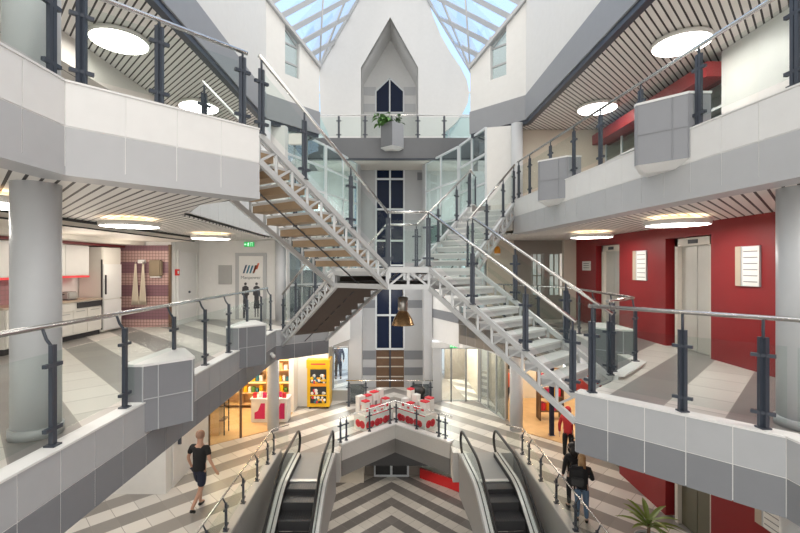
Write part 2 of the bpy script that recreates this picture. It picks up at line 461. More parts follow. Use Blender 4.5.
# gable wall with its pointed niche
gz = lambda z: E+z
gl = [(-6, gz(4.3)), (-2.6, gz(4.3)), (-2.95, gz(6.2)), (-3.3, gz(6.95)), (-3.36, gz(9.28)), (-1.56, gz(12.4)), (-.9, gz(13.6)),
      (-.06, gz(13.6)), (-.06, gz(11.6)), (-1.42, gz(9.26)), (-1.42, gz(4.3))]
gl = gl[1:]
gr = [(-.06, gz(13.6)), (1.0, gz(13.6)), (1.70, gz(12.4)), (1.95, gz(11.6)), (2.3, gz(10.75)), (2.75, gz(9.95)), (3.2, gz(9.3)), (3.5, gz(8.7)), (3.62, gz(8.1)), (3.55, gz(7.6)), (3.35, gz(7.2)), (3.0, gz(6.7)), (2.5, gz(6.3)), (2.3, gz(4.3)),
      (1.24, gz(4.3)), (1.24, gz(9.26)), (-.06, gz(11.6))]
w = MB(); w.slabxz(gl[::-1], GY, GY+.3); w.slabxz(gr[::-1], GY, GY+.3)
struct(w.build('wall_back', 'gable'))
w = MB()  # niche reveals
nz = [(-1.42, gz(4.3)), (-1.42, gz(9.26)), (-.06, gz(11.6)), (1.24, gz(9.26)), (1.24, gz(4.3))]
for a, b in zip(nz, nz[1:]):
    d = V((b[1]-a[1], a[0]-b[0])).normalized()*-.1
    w.slabxz([a, b, (b[0]+d.x, b[1]+d.y), (a[0]+d.x, a[1]+d.y)], GY+.02, GY+2.0)
struct(w.build('wall_back', 'gable'))
struct(MB().slabxz([(-1.5, gz(4.3)), (1.35, gz(4.3)), (1.35, gz(9.4)), (-.06, gz(11.8)), (-1.5, gz(9.4))], GY+2.0, GY+2.2).build('wall_back', 'gable'))
b = MB()
for z0, z1 in ((8.76, 9.18), (7.90, 8.32)):
    b.box(-1.42, GY+1.985, gz(z0), -.80, GY+2.02, gz(z1)); b.box(.62, GY+1.985, gz(z0), 1.24, GY+2.02, gz(z1))
struct(b.build('trim_10', 'lgrey'))
W0, W1, WB, WS, WT = -.80, .62, gz(7.85), gz(8.95), gz(9.62)
wm = (W0+W1)/2
fr = MB(); Y = GY+1.96
for a, c in (((W0, WB), (W0, WS)), ((W1, WB), (W1, WS)), ((W0, WS), (wm, WT)), ((W1, WS), (wm, WT)), ((W0, WB), (W1, WB)), ((wm, WB), (wm, WT))):
    fr.beam((a[0], Y, a[1]), (c[0], Y, c[1]), .07, .07)
f = struct(fr.build('window_2', 'mullion'))
MB().slabxz([(W0, WB), (W1, WB), (W1, WS), (wm, WT), (W0, WS)], GY+1.97, GY+1.985).build('pane', 'blue', f)

# glazed wall behind the gable, either side
def curtain(p, q, z0, z1, nx, zs, label, bar=.07, m='mullion', pane='win', nm='window_3'):
    p, q = V(p), V(q); e = (q-p).normalized()*.06; p, q = p+e, q-e; fr = MB()
    for i in range(nx+1):
        c = p.lerp(q, i/nx); fr.beam((c.x, c.y, z0), (c.x, c.y, z1), bar, bar)
    for z in [z0, z1]+list(zs): fr.beam((p.x, p.y, z), (q.x, q.y, z), bar, bar)
    f = struct(fr.build(nm, m), label)
    d = q-p; n = V((-d.y, d.x, 0))
    MB().slabv([(p.x, p.y, z0), (q.x, q.y, z0), (q.x, q.y, z1), (p.x, p.y, z1)], n, .012).build('pane', pane, f)
    return f
curtain((-5.5, 21.0), (-1.6, 21.0), Z3F, E+8.5, 3, (E+6.0, E+7.3), None)
curtain((1.4, 21.0), (5.5, 21.0), Z3F, E+8.5, 3, (E+6.0, E+7.3), None)
struct(MB().box(-8.2, 20, Z3B, 8.4, 23, Z3F).build('floor', 'floor1'))

# ------------------------------------------------------------------ centre tower with the blue glass strip
TY = 19.2
t = MB()
t.box(-1.62, TY, 0, -.69, TY+2, Z3B); t.box(.56, TY, 0, 1.50, TY+2, Z3B)
struct(t.build('wall_back', 'lgrey'))
st = MB()
for z0, z1 in ((-1.85, -1.50), (-4.15, -3.75), (-4.85, -4.5)):
    st.box(-1.64, TY-.015, E+z0, -.70, TY+.1, E+z1); st.box(.57, TY-.015, E+z0, 1.52, TY+.1, E+z1)
st.box(1.15, TY-.012, E+3.85, 1.5, TY+.1, E+4.2)
struct(st.build('trim_10', 'grey'))
fr = MB()
for x in (-.69, -.065, .56): fr.beam((x, TY-.02, 1.75 if x else 0), (x, TY-.02, Z3B), .075, .10)
for z in (3.9, 2.55, 1.15, .05, -.95, -2.17, -3.68): fr.beam((-.69, TY-.02, E+z), (.56, TY-.02, E+z), .07, .08)
f = struct(fr.build('window_4', 'mullion'))
MB().box(-.69, TY+.03, E-3.68, .56, TY+.06, Z3B).build('pane', 'blue', f)
d = struct(MB().box(-.69, TY+.05, 0, .56, TY+.12, E-3.68).build('door_1', 'dwood'))
x = MB()
for z in (.45, .9, 1.3): x.box(-.66, TY+.03, z, .53, TY+.06, z+.05)
x.build('rail', 'beige', d)
MB().box(-.10, TY-.0, 0, -.03, TY+.06, E-3.68).build('door_frame', 'navy', d)
# pilasters at the foot of the tower
struct(MB().box(-1.72, 17.3, 0, -1.2, 17.9, E-.2).build('wall_back', 'lgrey'))
struct(MB().box(1.3, 17.3, 0, 1.64, 17.9, E-.2).build('wall_back', 'lgrey'))
# slanting wing walls either side of it
def wing(p, q, s):
    p, q = V(p), V(q); d = q-p; n = (d.y*s, -d.x*s, 0)
    w = MB().slabv([(p.x, p.y, E-2.92), (q.x, q.y, E-2.92), (q.x, q.y, E-.2), (p.x, p.y, E-.2)], n, -.15)
    struct(w.build('wall_left' if s < 0 else 'wall_right', 'white'))
    b = MB().slabv([(p.x, p.y, E-2.05), (q.x, q.y, E-2.05), (q.x, q.y, E-1.70), (p.x, p.y, E-1.70)], n, .015)
    struct(b.build('trim_11', 'grey'))
wing((-1.42, 18.0), (-2.35, 15.3), -1); wing((1.42, 18.0), (2.42, 15.4), 1)
struct(MB().prism([(-1.42, 18.0), (-1.62, 19.3), (-1.62, 19.5), (-1.3, 18.2)], E-2.92, Z3B).build('wall_left', 'lgrey'))
struct(MB().prism([(1.42, 18.0), (1.50, 19.3), (1.50, 19.5), (1.3, 18.2)], E-2.92, Z3B).build('wall_right', 'lgrey'))
curtain((-1.42, 18.0), (-2.35, 15.3), E-.2, Z3B, 2, (E+.9, E+1.7, E+2.6, E+3.5), None)
curtain((-2.35, 15.3), (-3.3, 13.2), Z2F, Z3B, 2, (E+2.6, E+3.5), None)
curtain((1.42, 18.0), (2.42, 15.4), E-.2, Z3B, 2, (E+.9, E+1.7, E+3.1), None)
curtain((2.42, 15.4), (2.95, 13.3), Z2F, Z3B, 2, (E+2.6, E+3.5), None)
curtain((-2.35, 15.3), (-3.3, 13.6), Z1F, Z2B, 3, (E-.6,), None, m='wframe', pane='smoke')
curtain((2.42, 15.4), (3.1, 14.05), Z1F, Z2B, 3, (E-.6,), None, m='wframe')
# white wall pieces on the second gallery behind the stair heads
struct(MB().prism([(-3.25, 13.1), (-4.6, 13.1), (-4.6, 13.3), (-3.2, 13.3)], Z2F, Z3B).build('wall_left', 'wall'))
struct(MB().prism([(2.95, 13.3), (3.72, 13.1), (3.75, 13.3), (3.0, 13.5)], Z2F, Z3B).build('wall_right', 'wall'))
struct(MB().box(1.55, 19.4, Z1F, 4.2, 19.5, Z3B).build('wall_back', 'wall')); struct(MB().box(-4.0, 19.4, Z1F, -1.66, 19.5, Z3B).build('wall_back', 'wall'))
struct(MB().box(2.2, 22.6, Z3F, 9, 22.8, E+8.0).build('wall_back', 'wall')); struct(MB().box(-9, 22.6, Z3F, -2.2, 22.8, E+8.0).build('wall_back', 'wall'))
struct(MB().slabv([(-4.6, 13.4, Z3L), (-3.2, 15.0, Z3L), (-3.2, 15.0, E+8), (-4.6, 13.4, E+8)], (-.7, .7, 0), .1).build('wall_left', 'wall'))
struct(MB().slabv([(4.9, 13.5, Z3L), (3.4, 15.0, Z3L), (3.4, 15.0, E+8), (4.9, 13.5, E+8)], (.7, .7, 0), .1).build('wall_right', 'wall'))
# ------------------------------------------------------------------ kitchen side walls
KX = -7.75
struct(MB().box(-8.2, -2, Z1F, -8.05, 12.3, Z2B).build('wall_left', 'wall'))
struct(MB().box(-8.05, 12.25, Z1F, -6.28, 12.4, Z2B).build('wall_left', 'wall'))
struct(MB().box(-7.7, 12.2, Z1F, -6.32, 12.25, E+.60).build('wall_left', 'mosaic'))
struct(MB().box(-6.32, 12.18, Z1F, -6.26, 12.25, E+.62).build('trim_12', 'dwood'))
struct(MB().box(-6.4, 12.4, Z1F, -6.26, 14.05, Z2B).build('wall_left', 'wall'))
struct(MB().box(-6.4, 14.0, Z1F, -3.55, 14.15, Z2B).build('wall_left', 'wall'))
# flush white door in that wall
d = struct(MB().box(-6.262, 12.62, Z1F, -6.235, 13.72, E+.42).build('door_2', 'white'))
fr = MB()
for a, c in (((12.58, Z1F), (12.58, E+.46)), ((13.76, Z1F), (13.76, E+.46)), ((12.58, E+.46), (13.76, E+.46))):
    fr.beam((-6.25, a[0], a[1]), (-6.25, c[0], c[1]), .06, .06)
fr.build('door_frame', 'wall', d)
MB().ball((-6.19, 12.78+.4, E-.78), .035).build('door_handle', 'navy', d)
# dropped bulkhead in front of the kitchen
struct(MB().prism([(-7.0, -2), (-5.9, -2), (-5.6, 12.2), (-7.0, 12.2)], E+.70, E+.90).build('ceiling', 'cream'))
struct(MB().prism([(-5.9, -2), (-5.885, -2), (-5.585, 12.2), (-5.6, 12.2)], E+.70, E+.725).build('trim_20', 'dark')); struct(MB().prism([(-5.9, -2), (-5.875, -2), (-5.575, 12.2), (-5.6, 12.2)], E+.80, E+.86).build('trim_21', 'dark'))
struct(MB().prism([(-8.05, -2), (-7.0, -2), (-7.0, 12.2), (-8.05, 12.2)], E+.60, E+.90).build('ceiling', 'cream'))
# second gallery, kitchen side: back wall and bulkhead under the upper ceiling
struct(MB().box(-8.2, -2, Z2F, -8.05, 18, Z3B).build('wall_left', 'wall'))
struct(MB().prism([(-8.05, -2), (-6.1, -2), (-5.9, 18), (-8.05, 18)], E+3.75, Z3B).build('ceiling', 'slatx'))
# ------------------------------------------------------------------ lift side walls
RW = 5.95
LIFTS = [(8.03, 9.12), (11.25, 12.3)]
def redwall(z0, z1, head):
    w = MB(); ys = [-2]+[v for l in LIFTS for v in (l[0]-.02, l[1]+.22)]+[13.85]
    for i in range(0, len(ys), 2): w.box(RW, ys[i], z0, RW+.3, ys[i+1], z1)
    for l in LIFTS: w.box(RW, l[0]-.02, head, RW+.3, l[1]+.22, z1)
    o = struct(w.build('wall_right', 'red'))
    rv = MB()
    for l in LIFTS: rv.box(RW+.3, l[0]-.1, z0, RW+.36, l[1]+.3, head+.1)
    struct(rv.build('wall_right', 'dred'))
redwall(Z1F, Z2B, E+.60); redwall(0, Z1B, 2.35)
def lift_door(y0, y1, zf, zh, label, lm='lift'):
    t = struct(thing('door_3', label, 'door'))
    x = RW+.12
    fr = MB(); fr.box(x-.06, y0, zf, x+.16, y0+.09, zh); fr.box(x-.06, y1-.09, zf, x+.16, y1, zh); fr.box(x-.06, y0, zh-.16, x+.16, y1, zh)
    fr.build('door_frame', 'liftframe', t)
    ym = (y0+y1)/2
    for a, b in ((y0+.09, ym-.008), (ym+.008, y1-.09)):
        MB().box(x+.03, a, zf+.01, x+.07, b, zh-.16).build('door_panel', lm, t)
    ind = MB(); ind.box(x-.066, ym-.14, zh-.12, x-.058, ym+.14, zh-.04); ind.build('indicator', 'dkprint', t)
    return t
for i, (y0, y1) in enumerate(LIFTS):
    lift_door(y0, y1, Z1F, E+.58, 'steel lift doors in red wall of the first gallery, %s' % ('beside the large column' if i == 0 else 'near the small notice'))
    lift_door(y0, y1, 0, 2.33, 'steel lift doors at ground floor in red wall, %s' % ('below the gallery edge' if i == 0 else 'behind the gallery'), 'lift_dim')  # darker copy of the lift steel, dim ground-floor light put into the colour
# end wall of the first gallery with two windows, beyond the lifts
w = MB()
w.box(3.1, 14.0, Z1F, 4.55, 14.2, Z2B); w.box(4.55, 14.0, Z1F, 5.55, 14.2, E-.95); w.box(4.55, 14.0, E+.42, 5.55, 14.2, Z2B); w.box(4.98, 14.0, E-.95, 5.1, 14.2, E+.42)
struct(w.build('wall_back', 'taupe'))
struct(MB().box(5.55, 13.85, Z1F, 6.3, 14.0, Z2B).build('wall_back', 'beige'))
struct(MB().box(3.1, 13.9, Z1F, 3.95, 14.0, Z2B).build('wall_back', 'beige'))
curtain((4.55, 14.1), (4.98, 14.1), E-.95, E+.42, 2, (E-.3,), None, .035, 'taupe', 'win', 'window_5')
curtain((5.1, 14.1), (5.55, 14.1), E-.95, E+.42, 2, (E-.3,), None, .035, 'taupe', 'win', 'window_5')
RU = 6.6
# second gallery, lift side: red dado, white panels and windows
w = MB()
w.box(RU, -2, Z2F, RU+.25, 13.5, Z2F+.95)
w.box(RU-.3, 8.6, Z2F+2.15, RU+.25, 13.5, Z2F+2.45); w.box(RU, 10.1, Z2F+.95, RU+.25, 10.6, Z2F+2.2)
struct(w.build('wall_right', 'red'))
struct(MB().box(RU, -2, Z2F+.95, RU+.22, 8.6, Z3B).build('wall_right', 'wall'))
struct(MB().box(RU-.02, 7.0, Z2F+.4, RU+.1, 7.7, Z3B-.1).build('wall_right', 'white'))
struct(MB().box(RU+.4, 8.6, Z2F+2.45, RU+.6, 13.5, Z3B).build('wall_right', 'dred'))
curtain((RU+.1, 8.6), (RU+.1, 10.1), Z2F+.95, Z2F+2.2, 2, (Z2F+1.6,), None, .05, 'mullion', 'win', 'window_6')
curtain((RU+.1, 10.6), (RU+.1, 13.5), Z2F+.95, Z2F+2.2, 3, (Z2F+1.6,), None, .05, 'mullion', 'win', 'window_6')
struct(MB().box(3.8, 13.5, Z2F, 8.4, 13.7, Z3B).build('wall_back', 'beige'))
struct(MB().box(RU+.3, -2, Z3B-.02, 8.4, 18, Z3B+.02).build('ceiling', 'cream'))
struct(MB().box(8.2, -2, Z2F, 8.4, 18, Z3B).build('wall_right', 'wall'))

# ------------------------------------------------------------------ ground floor
N0, N1, N2 = (-1.50, 12.86), (.12, 14.55), (1.78, 13.0)
g = MB()
g.prism([(-9.5, -3), (-3.25, -3), (-3.25, 12.45), (-9.5, 12.45)], -.85, 0)
g.prism([(3.62, -3), (9.5, -3), (9.5, 12.45), (3.62, 12.45)], -.85, 0)
g.prism([(-9.5, 12.45), (N0[0], 12.45), N0, N1, (.12, 32), (-9.5, 32)], -.85, 0)
g.prism([(.12, 32), N1, N2, (N2[0], 12.45), (9.5, 12.45), (9.5, 32)], -.85, 0)
struct(g.build('floor', 'floor0'))
struct(MB().box(-14, 22.5, -.01, 14, 60, .012).build('ground_outside', 'asphalt'))
# V-shaped slab edge
NL = [N0, N1, N2]
def nfascia():
    up, lo, cp = MB(), MB(), MB()
    ou, inn = offset_poly(NL, .03), offset_poly(NL, -.12)
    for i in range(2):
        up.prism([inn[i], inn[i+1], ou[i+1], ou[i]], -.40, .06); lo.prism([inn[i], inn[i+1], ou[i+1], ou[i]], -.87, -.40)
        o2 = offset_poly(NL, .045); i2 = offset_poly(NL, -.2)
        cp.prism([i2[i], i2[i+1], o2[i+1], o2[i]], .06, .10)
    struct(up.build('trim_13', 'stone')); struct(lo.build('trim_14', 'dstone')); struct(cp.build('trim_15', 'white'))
nfascia()
# kerbs beside the escalator wells, and the well walls
for x0, x1, s in ((-3.42, -3.20, 1), (3.57, 3.79, -1)):
    struct(MB().box(x0, -3, 0, x1, 12.45, .12).build('trim_16', 'stone'))
    xw = x1 if s > 0 else x0
    struct(MB().box(xw-.02, -3, BZ, xw+.02, 12.45, .10).build('wall_left' if s > 0 else 'wall_right', 'esc'))
# basement
struct(MB().box(-9.5, -3, BZ-.2, 9.5, 18.6, BZ).build('floor', 'floorb'))
struct(MB().box(-9.5, 18.5, BZ, 9.5, 18.7, -.85).build('wall_back', 'taupe'))
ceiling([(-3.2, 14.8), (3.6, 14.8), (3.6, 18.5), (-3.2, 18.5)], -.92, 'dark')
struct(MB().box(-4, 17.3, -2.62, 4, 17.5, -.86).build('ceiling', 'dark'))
d = struct(MB().box(-.75, 18.4, BZ, .75, 18.5, BZ+1.0).build('door_4', 'mullion'))
for x0 in (-.68, .04): MB().box(x0, 18.38, BZ+.1, x0+.62, 18.42, BZ+.92).build('pane', 'dark', d)
x = MB(); x.box(-2.6, 17.0, BZ, -2.3, 18.5, -.9); x.box(-2.3, 17.9, BZ, -1.15, 18.5, -.9)
struct(x.build('wall_left', 'beige'))
x = MB().slabv([(1.2, 18.3, BZ), (3.4, 16.6, BZ), (3.4, 16.6, BZ+.42), (1.2, 18.3, BZ+.42)], (.6, .8, 0), .1)
struct(x.build('wall_right', 'redalarm'))
x = MB().slabv([(1.2, 18.3, BZ+.42), (3.4, 16.6, BZ+.42), (3.4, 16.6, -.92), (1.2, 18.3, -.92)], (.6, .8, 0), .05)
struct(x.build('window_7', 'win'))
struct(MB().box(1.3, 18.35, BZ, 3.6, 18.45, -.9).build('wall_back', 'beige'))

# white partition on the ground floor below the kitchen gallery
struct(MB().prism([(-7.6, 10.2), (-5.35, 10.2), (-5.5, 12.95), (-7.6, 12.95)], 0, Z1B).build('wall_left', 'wall'))
dd = struct(MB().prism([(-5.352, 10.5), (-5.33, 10.5), (-5.40, 11.9), (-5.422, 11.9)], 0, 2.2).build('door_5', 'white'))
MB().box(-5.36, 10.75, .95, -5.27, 10.8, 1.15).build('door_handle', 'navy', dd)
struct(MB().box(-9.5, -3, 0, -9.35, 18, Z1B).build('wall_left', 'wall'))
# left shop shell
struct(MB().prism([(-9.3, 12.95), (-5.5, 12.95), (-4.05, 14.1), (-3.65, 15.6), (-3.65, 16.9), (-9.3, 16.9)], .0, .015).build('floor', 'wood'))
struct(MB().box(-9.3, 16.9, 0, -3.6, 17.05, Z1B).build('wall_back', 'beige'))
struct(MB().box(-3.8, 15.9, 0, -3.62, 17.0, Z1B).build('wall_left', 'wall'))
struct(MB().box(-3.62, 16.6, 0, -2.45, 16.9, Z1B).build('wall_back', 'wall'))
fr = MB()
for px in ((-5.5, 12.95), (-4.75, 13.55)): fr.beam((px[0], px[1], 0), (px[0], px[1], Z1B), .06, .06)
fr.beam((-5.5, 12.95, 2.25), (-4.05, 14.1, 2.25), .05, .05)
f = struct(fr.build('window_8', 'dwood'))
MB().slabv([(-5.5, 12.95, 0.02), (-4.75, 13.55, 0.02), (-4.75, 13.55, Z1B), (-5.5, 12.95, Z1B)], (-.6, .8, 0), .01).build('pane', 'glass', f)
# right shop shell
struct(MB().prism([(4.1, 14.2), (5.95, 12.4), (9.3, 12.4), (9.3, 18), (4.1, 18)], 0, .015).build('floor', 'wood'))
struct(MB().box(6.25, 12.35, 0, 9.3, 12.5, Z1B).build('wall_right', 'cream'))
struct(MB().box(4.0, 17.6, 0, 9.3, 17.8, Z1B).build('wall_back', 'cream'))
struct(MB().prism([(4.0, 15.2), (4.12, 15.2), (4.12, 17.7), (4.0, 17.7)], 0, Z1B).build('wall_right', 'taupe'))
struct(MB().box(9.2, 12.4, 0, 9.35, 17.8, Z1B).build('wall_right', 'cream'))
struct(MB().box(9.35, -3, 0, 9.5, 12.4, Z1B).build('wall_right', 'wall'))
# back wall of the ground floor with two glazed entrances
w = MB()
w.box(-2.75, 17.4, 0, -2.4, 17.7, Z1B); w.box(1.64, 17.55, 2.4, 3.3, 17.75, Z1B); w.box(-2.4, 17.55, 2.4, -1.72, 17.75, Z1B); w.box(-2.4, 17.5, 2.15, -1.72, 17.7, Z1B)
w.box(1.64, 17.1, 0, 1.95, 17.3, 2.3)
struct(w.build('wall_back', 'lgrey'))
struct(MB().box(1.6, 17.0, 2.18, 3.95, 17.25, 2.38).build('trim_17', 'alum'))
# doors of the lift-side entrance
def leaf(x0, x1, y, z1, nm, m='wframe'):
    fr = MB()
    for a, c in (((x0, 0.02), (x0, z1)), ((x1, 0.02), (x1, z1)), ((x0, z1), (x1, z1)), ((x0, .06), (x1, .06))):
        fr.beam((a[0], y, a[1]), (c[0], y, c[1]), .045, .045)
    f = struct(fr.build(nm, m)); MB().box(x0, y-.006, .05, x1, y+.006, z1).build('pane', 'glass', f); return f
for a, c in ((1.98, 2.36), (2.38, 2.95), (2.97, 3.45)): leaf(a, c, 17.1, 2.15, 'door_6')
curtain((3.5, 17.1), (4.0, 15.0), 0, 2.6, 3, (2.2,), None, .05, 'wframe', 'glass', 'window_9')
leaf(-2.38, -1.76, 17.6, 2.1, 'door_7')
# corridor beyond the entrance
struct(MB().box(3.6, 17.9, 0, 3.75, 22.4, 2.6).build('wall_right', 'beige'))
struct(MB().box(1.5, 17.9, 0, 1.6, 22.4, 2.6).build('wall_left', 'beige'))
struct(MB().box(1.4, 17.75, 2.5, 3.8, 22.4, 2.6).build('ceiling', 'cream'))
struct(MB().box(-2.9, 17.75, 2.3, -1.5, 19.2, 2.4).build('ceiling', 'dark'))
struct(MB().box(2.55, 20.6, 0, 3.6, 20.75, 2.5).build('wall_back', 'taupe'))
struct(MB().box(-2.42, 17.3, 0.0, -1.72, 17.58, .42).build('trim_18', 'plate'))
struct(MB().prism([(1.7, 17.35), (3.05, 17.35), (2.5, 22), (1.7, 22)], .002, .014).build('floor', 'taupe'))
fascia(L1R[5:7], -1, Z1L, Z1L-.41, Z1B-.3, 'taupe', 'taupe', lip=False)
# ground floor outer walls that close the block
struct(MB().box(-9.5, 22.3, 0, -3.2, 22.5, Z3B).build('wall_back', 'wall'))
struct(MB().box(4.0, 22.3, 0, 9.5, 22.5, Z3B).build('wall_back', 'wall'))
struct(MB().box(-9.5, 17.95, Z1F, -4.0, 18.1, Z3B).build('wall_back', 'wall'))
struct(MB().box(4.2, 17.95, Z1F, 9.5, 18.1, Z3B).build('wall_back', 'wall'))

# ------------------------------------------------------------------ columns
def column(x, y, r, z0, z1, label, ring=True):
    t = thing('column', label, 'column', loc=(x, y, z0)); t['kind'] = 'structure'
    MB().lathe([(r, 0), (r, z1-z0)], seg=40).build('shaft', 'column', t)
    if ring:
        MB().lathe([(r+.02, 0), (r+.02, .09), (r, .10)], seg=40).build('base_ring', 'wframe', t)
    return t
column(-3.65, 4.42, .212, Z1F, Z2B, 'thick round grey column behind the kitchen gallery railing')
column(-3.72, 4.45, .24, Z2F, Z3B, 'round grey column on the second gallery above the kitchen')
column(4.46, 4.62, .25, Z1F, Z2B, 'thick round grey column next to the red lift wall')
column(4.5, 4.62, .25, 0, Z1B, 'round grey column on the ground floor below the lift gallery', False)
column(-3.92, 14.25, .19, 0, Z1B, 'slim grey column in front of the lit shop with shelves', False)
column(4.12, 14.2, .21, 0, Z1B, 'slim grey column in front of the orange shop', False)
column(3.78, 12.95, .17, Z2F, Z3B, 'slim round column on the second gallery at the stair head', False)
column(-3.75, 12.75, .17, Z2F, Z3B, 'slim round column with square cap beyond the long stair', False)
column(-3.55, 13.75, .17, Z1F, Z2B, 'slim white column beside the poster door', False)

# ------------------------------------------------------------------ railings
def post_mesh(mb, base, tdir, h, tilt, zr, pw=1.0):
    """twin flat bars with clamps and a bracket to the handrail"""
    b = V(base); t = V((tdir[0], tdir[1], 0)).normalized(); n = V((-t.y, t.x, 0))
    for s in (-1, 1):
        c = b+t*.022*s*pw
        mb.beam(c, c+V((0, 0, h)), .038, .038*pw)
    mb.box(b.x-.05, b.y-.05, b.z, b.x+.05, b.y+.05, b.z+.015)
    for k in (.17, .80):
        c = b+V((0, 0, h*k)); mb.beam(c-t*.10, c+t*.10, .04, .035)
    mb.tube([b+V((0, 0, h-.03)), b+n*tilt*.6+V((0, 0, h+.05)), b+n*tilt+V((0, 0, zr))], .014, 6)

def rail_parts(par, pts, posts, zr=1.1, h=.93, glo=.10, ghi=.86, tilt=.0, r=.026, gl='rail_glass', endpad=.05, pm='navy', glassy=True, gaps=(), inv=None, pw=1.0):
    """pts: base polyline (3-D); posts: distances along it; panels fill the spans between posts"""
    pts = [V(p) for p in pts]
    seg = [(pts[i+1]-pts[i]).length for i in range(len(pts)-1)]
    def at(d):
        i = 0
        while i < len(seg)-1 and d > seg[i]+1e-6: d -= seg[i]; i += 1
        return pts[i].lerp(pts[i+1], max(0, min(1, d/seg[i]))), (pts[i+1]-pts[i]).normalized()
    T = inv or (lambda p: p)
    def nrm(d): return V((-d.y, d.x, 0)).normalized()*tilt
    hr = []
    for i, p in enumerate(pts):
        d = (pts[min(i+1, len(pts)-1)]-pts[max(0, i-1)])
        hr.append(T(p+nrm(d)+V((0, 0, zr))))
    MB().tube(hr, r, 10).build('handrail', 'steel', par)
    for d in posts:
        p, t = at(d); mb = MB(); post_mesh(mb, p, t, h, tilt, zr, pw)
        if inv: bmesh.ops.transform(mb.bm, matrix=par.matrix_basis.inverted(), verts=mb.bm.verts)
        mb.build('post', pm, par)
    if glassy:
        cuts = sorted(set(list(posts)+[sum(seg[:i]) for i in range(1, len(seg))]))
        ends = [0]+cuts+[sum(seg)]
        for k, (a, b) in enumerate(zip(ends, ends[1:])):
            if b-a < .22 or k in gaps: continue
            pa, _ = at(a+endpad+1e-5); pb, _ = at(b-endpad)
            d = (pb-pa).normalized(); n = V((-d.y, d.x, 0))
            mb = MB().slabv([T(pa+V((0, 0, glo))), T(pb+V((0, 0, glo))), T(pb+V((0, 0, ghi))), T(pa+V((0, 0, ghi)))], n, .012)
            mb.build('glass_panel', gl, par)

def railing(label, pts, posts, group='gallery railings', **k):
    t = thing('railing', label, 'railing', group)
    rail_parts(t, pts, posts, **k); return t
def zz(pl, z): return [(p[0], p[1], z) for p in pl]
rl = offset_poly(L1L[:2], -.09)
railing('glass railing with steel handrail on the kitchen gallery edge', [(-3.12, .6, Z1L), (-3.12, 11.15, Z1L)], [d-.6 for d in (2.8, 3.96, 5.03, 6.17, 7.2, 8.25, 9.3, 10.3, 11.1)], zr=1.09, tilt=.10, pw=.68)
railing('short glass railing on the kitchen gallery beside the lower stair foot', [(-1.95, 12.35, Z1L), (-2.9, 13.3, Z1L)], [.05, .7, 1.28], zr=1.05)
railing('glass railing on the lift gallery edge beside the thick column', [(3.95, .5, Z1L), (3.95, 4.22, Z1L), (2.60, 5.67, Z1L)], [1.2, 2.3, 3.3, 3.95, 4.65, 5.66], zr=1.13)
railing('glass railing around the stair well by the lifts, with curved white planter', [(3.42, 6.72, Z1L), (4.3, 7.55, Z1L), (4.68, 11.4, Z1L), (3.2, 13.5, Z1L)], [.1, 1.15, 2.2, 3.2, 4.2, 5.0, 6.0, 7.2], zr=1.1, tilt=.05)
railing('glass railing on the second gallery above the kitchen', [(-3.13, .8, Z2L), (-3.13, 3.99, Z2L), (-1.80, 5.36, Z2L)], [1.2, 2.2, 3.16, 3.40, 4.09, 5.04], zr=.93, h=.86, ghi=.80)
railing('long glass railing on the second gallery above the lifts', [(3.91, 1.0, Z2L), (3.88, 4.0, Z2L), (3.27, 11.15, Z2L)], [2.0, 3.12, 4.28, 5.36, 6.4, 7.3, 8.3, 9.4, 10.1], zr=.98, h=.88, ghi=.82)
railing('glass railing at the head of the stair below the bridge', [(2.2, 12.1, Z2L), (2.58, 13.15, Z2L)], [.08, 1.0], zr=1.0)
railing('glass railing on the bridge in front of the gable', [(-3.3, 17.14, Z3L), (3.5, 17.14, Z3L)], [.15, 1.2, 2.25, 3.3, 4.35, 5.4, 6.6], zr=.93, h=.88, ghi=.85, r=.022)
nr = offset_poly(NL, -.10)
railing('V-shaped black-posted railing above the basement opening', zz(nr, .10), [.05, .28, 1.25, 2.2, 2.5, 3.4, 4.3, 4.55], zr=.72, h=.62, ghi=.58, r=.018, pw=.6, group='ground floor railings')
railing('low railing along the kerb of the escalator by the walking man', [(-3.31, 3, .12), (-3.31, 12.2, .12), (-2.95, 12.5, .12)], [.8, 1.8, 2.8, 3.7, 4.7, 5.6, 6.6, 7.6, 8.5, 9.1], zr=.66, h=.55, ghi=.52, r=.018, pw=.6, tilt=.07, group='ground floor railings')
railing('low railing along the kerb of the escalator by the standing women', [(3.68, 3, .12), (3.68, 12.2, .12), (3.3, 12.5, .12)], [.8, 1.8, 2.8, 3.7, 4.7, 5.6, 6.6, 7.6, 8.5, 9.1], zr=.66, h=.55, ghi=.52, r=.018, pw=.6, tilt=-.07, group='ground floor railings')
railing('straight railing with dark glass behind the stacked boxes', [(-1.75, 16.6, 0), (1.6, 16.6, 0)], [.1, .75, 2.6, 3.25], zr=1.0, h=.92, r=.02, gl='smoke', group='ground floor railings', gaps=(2,))

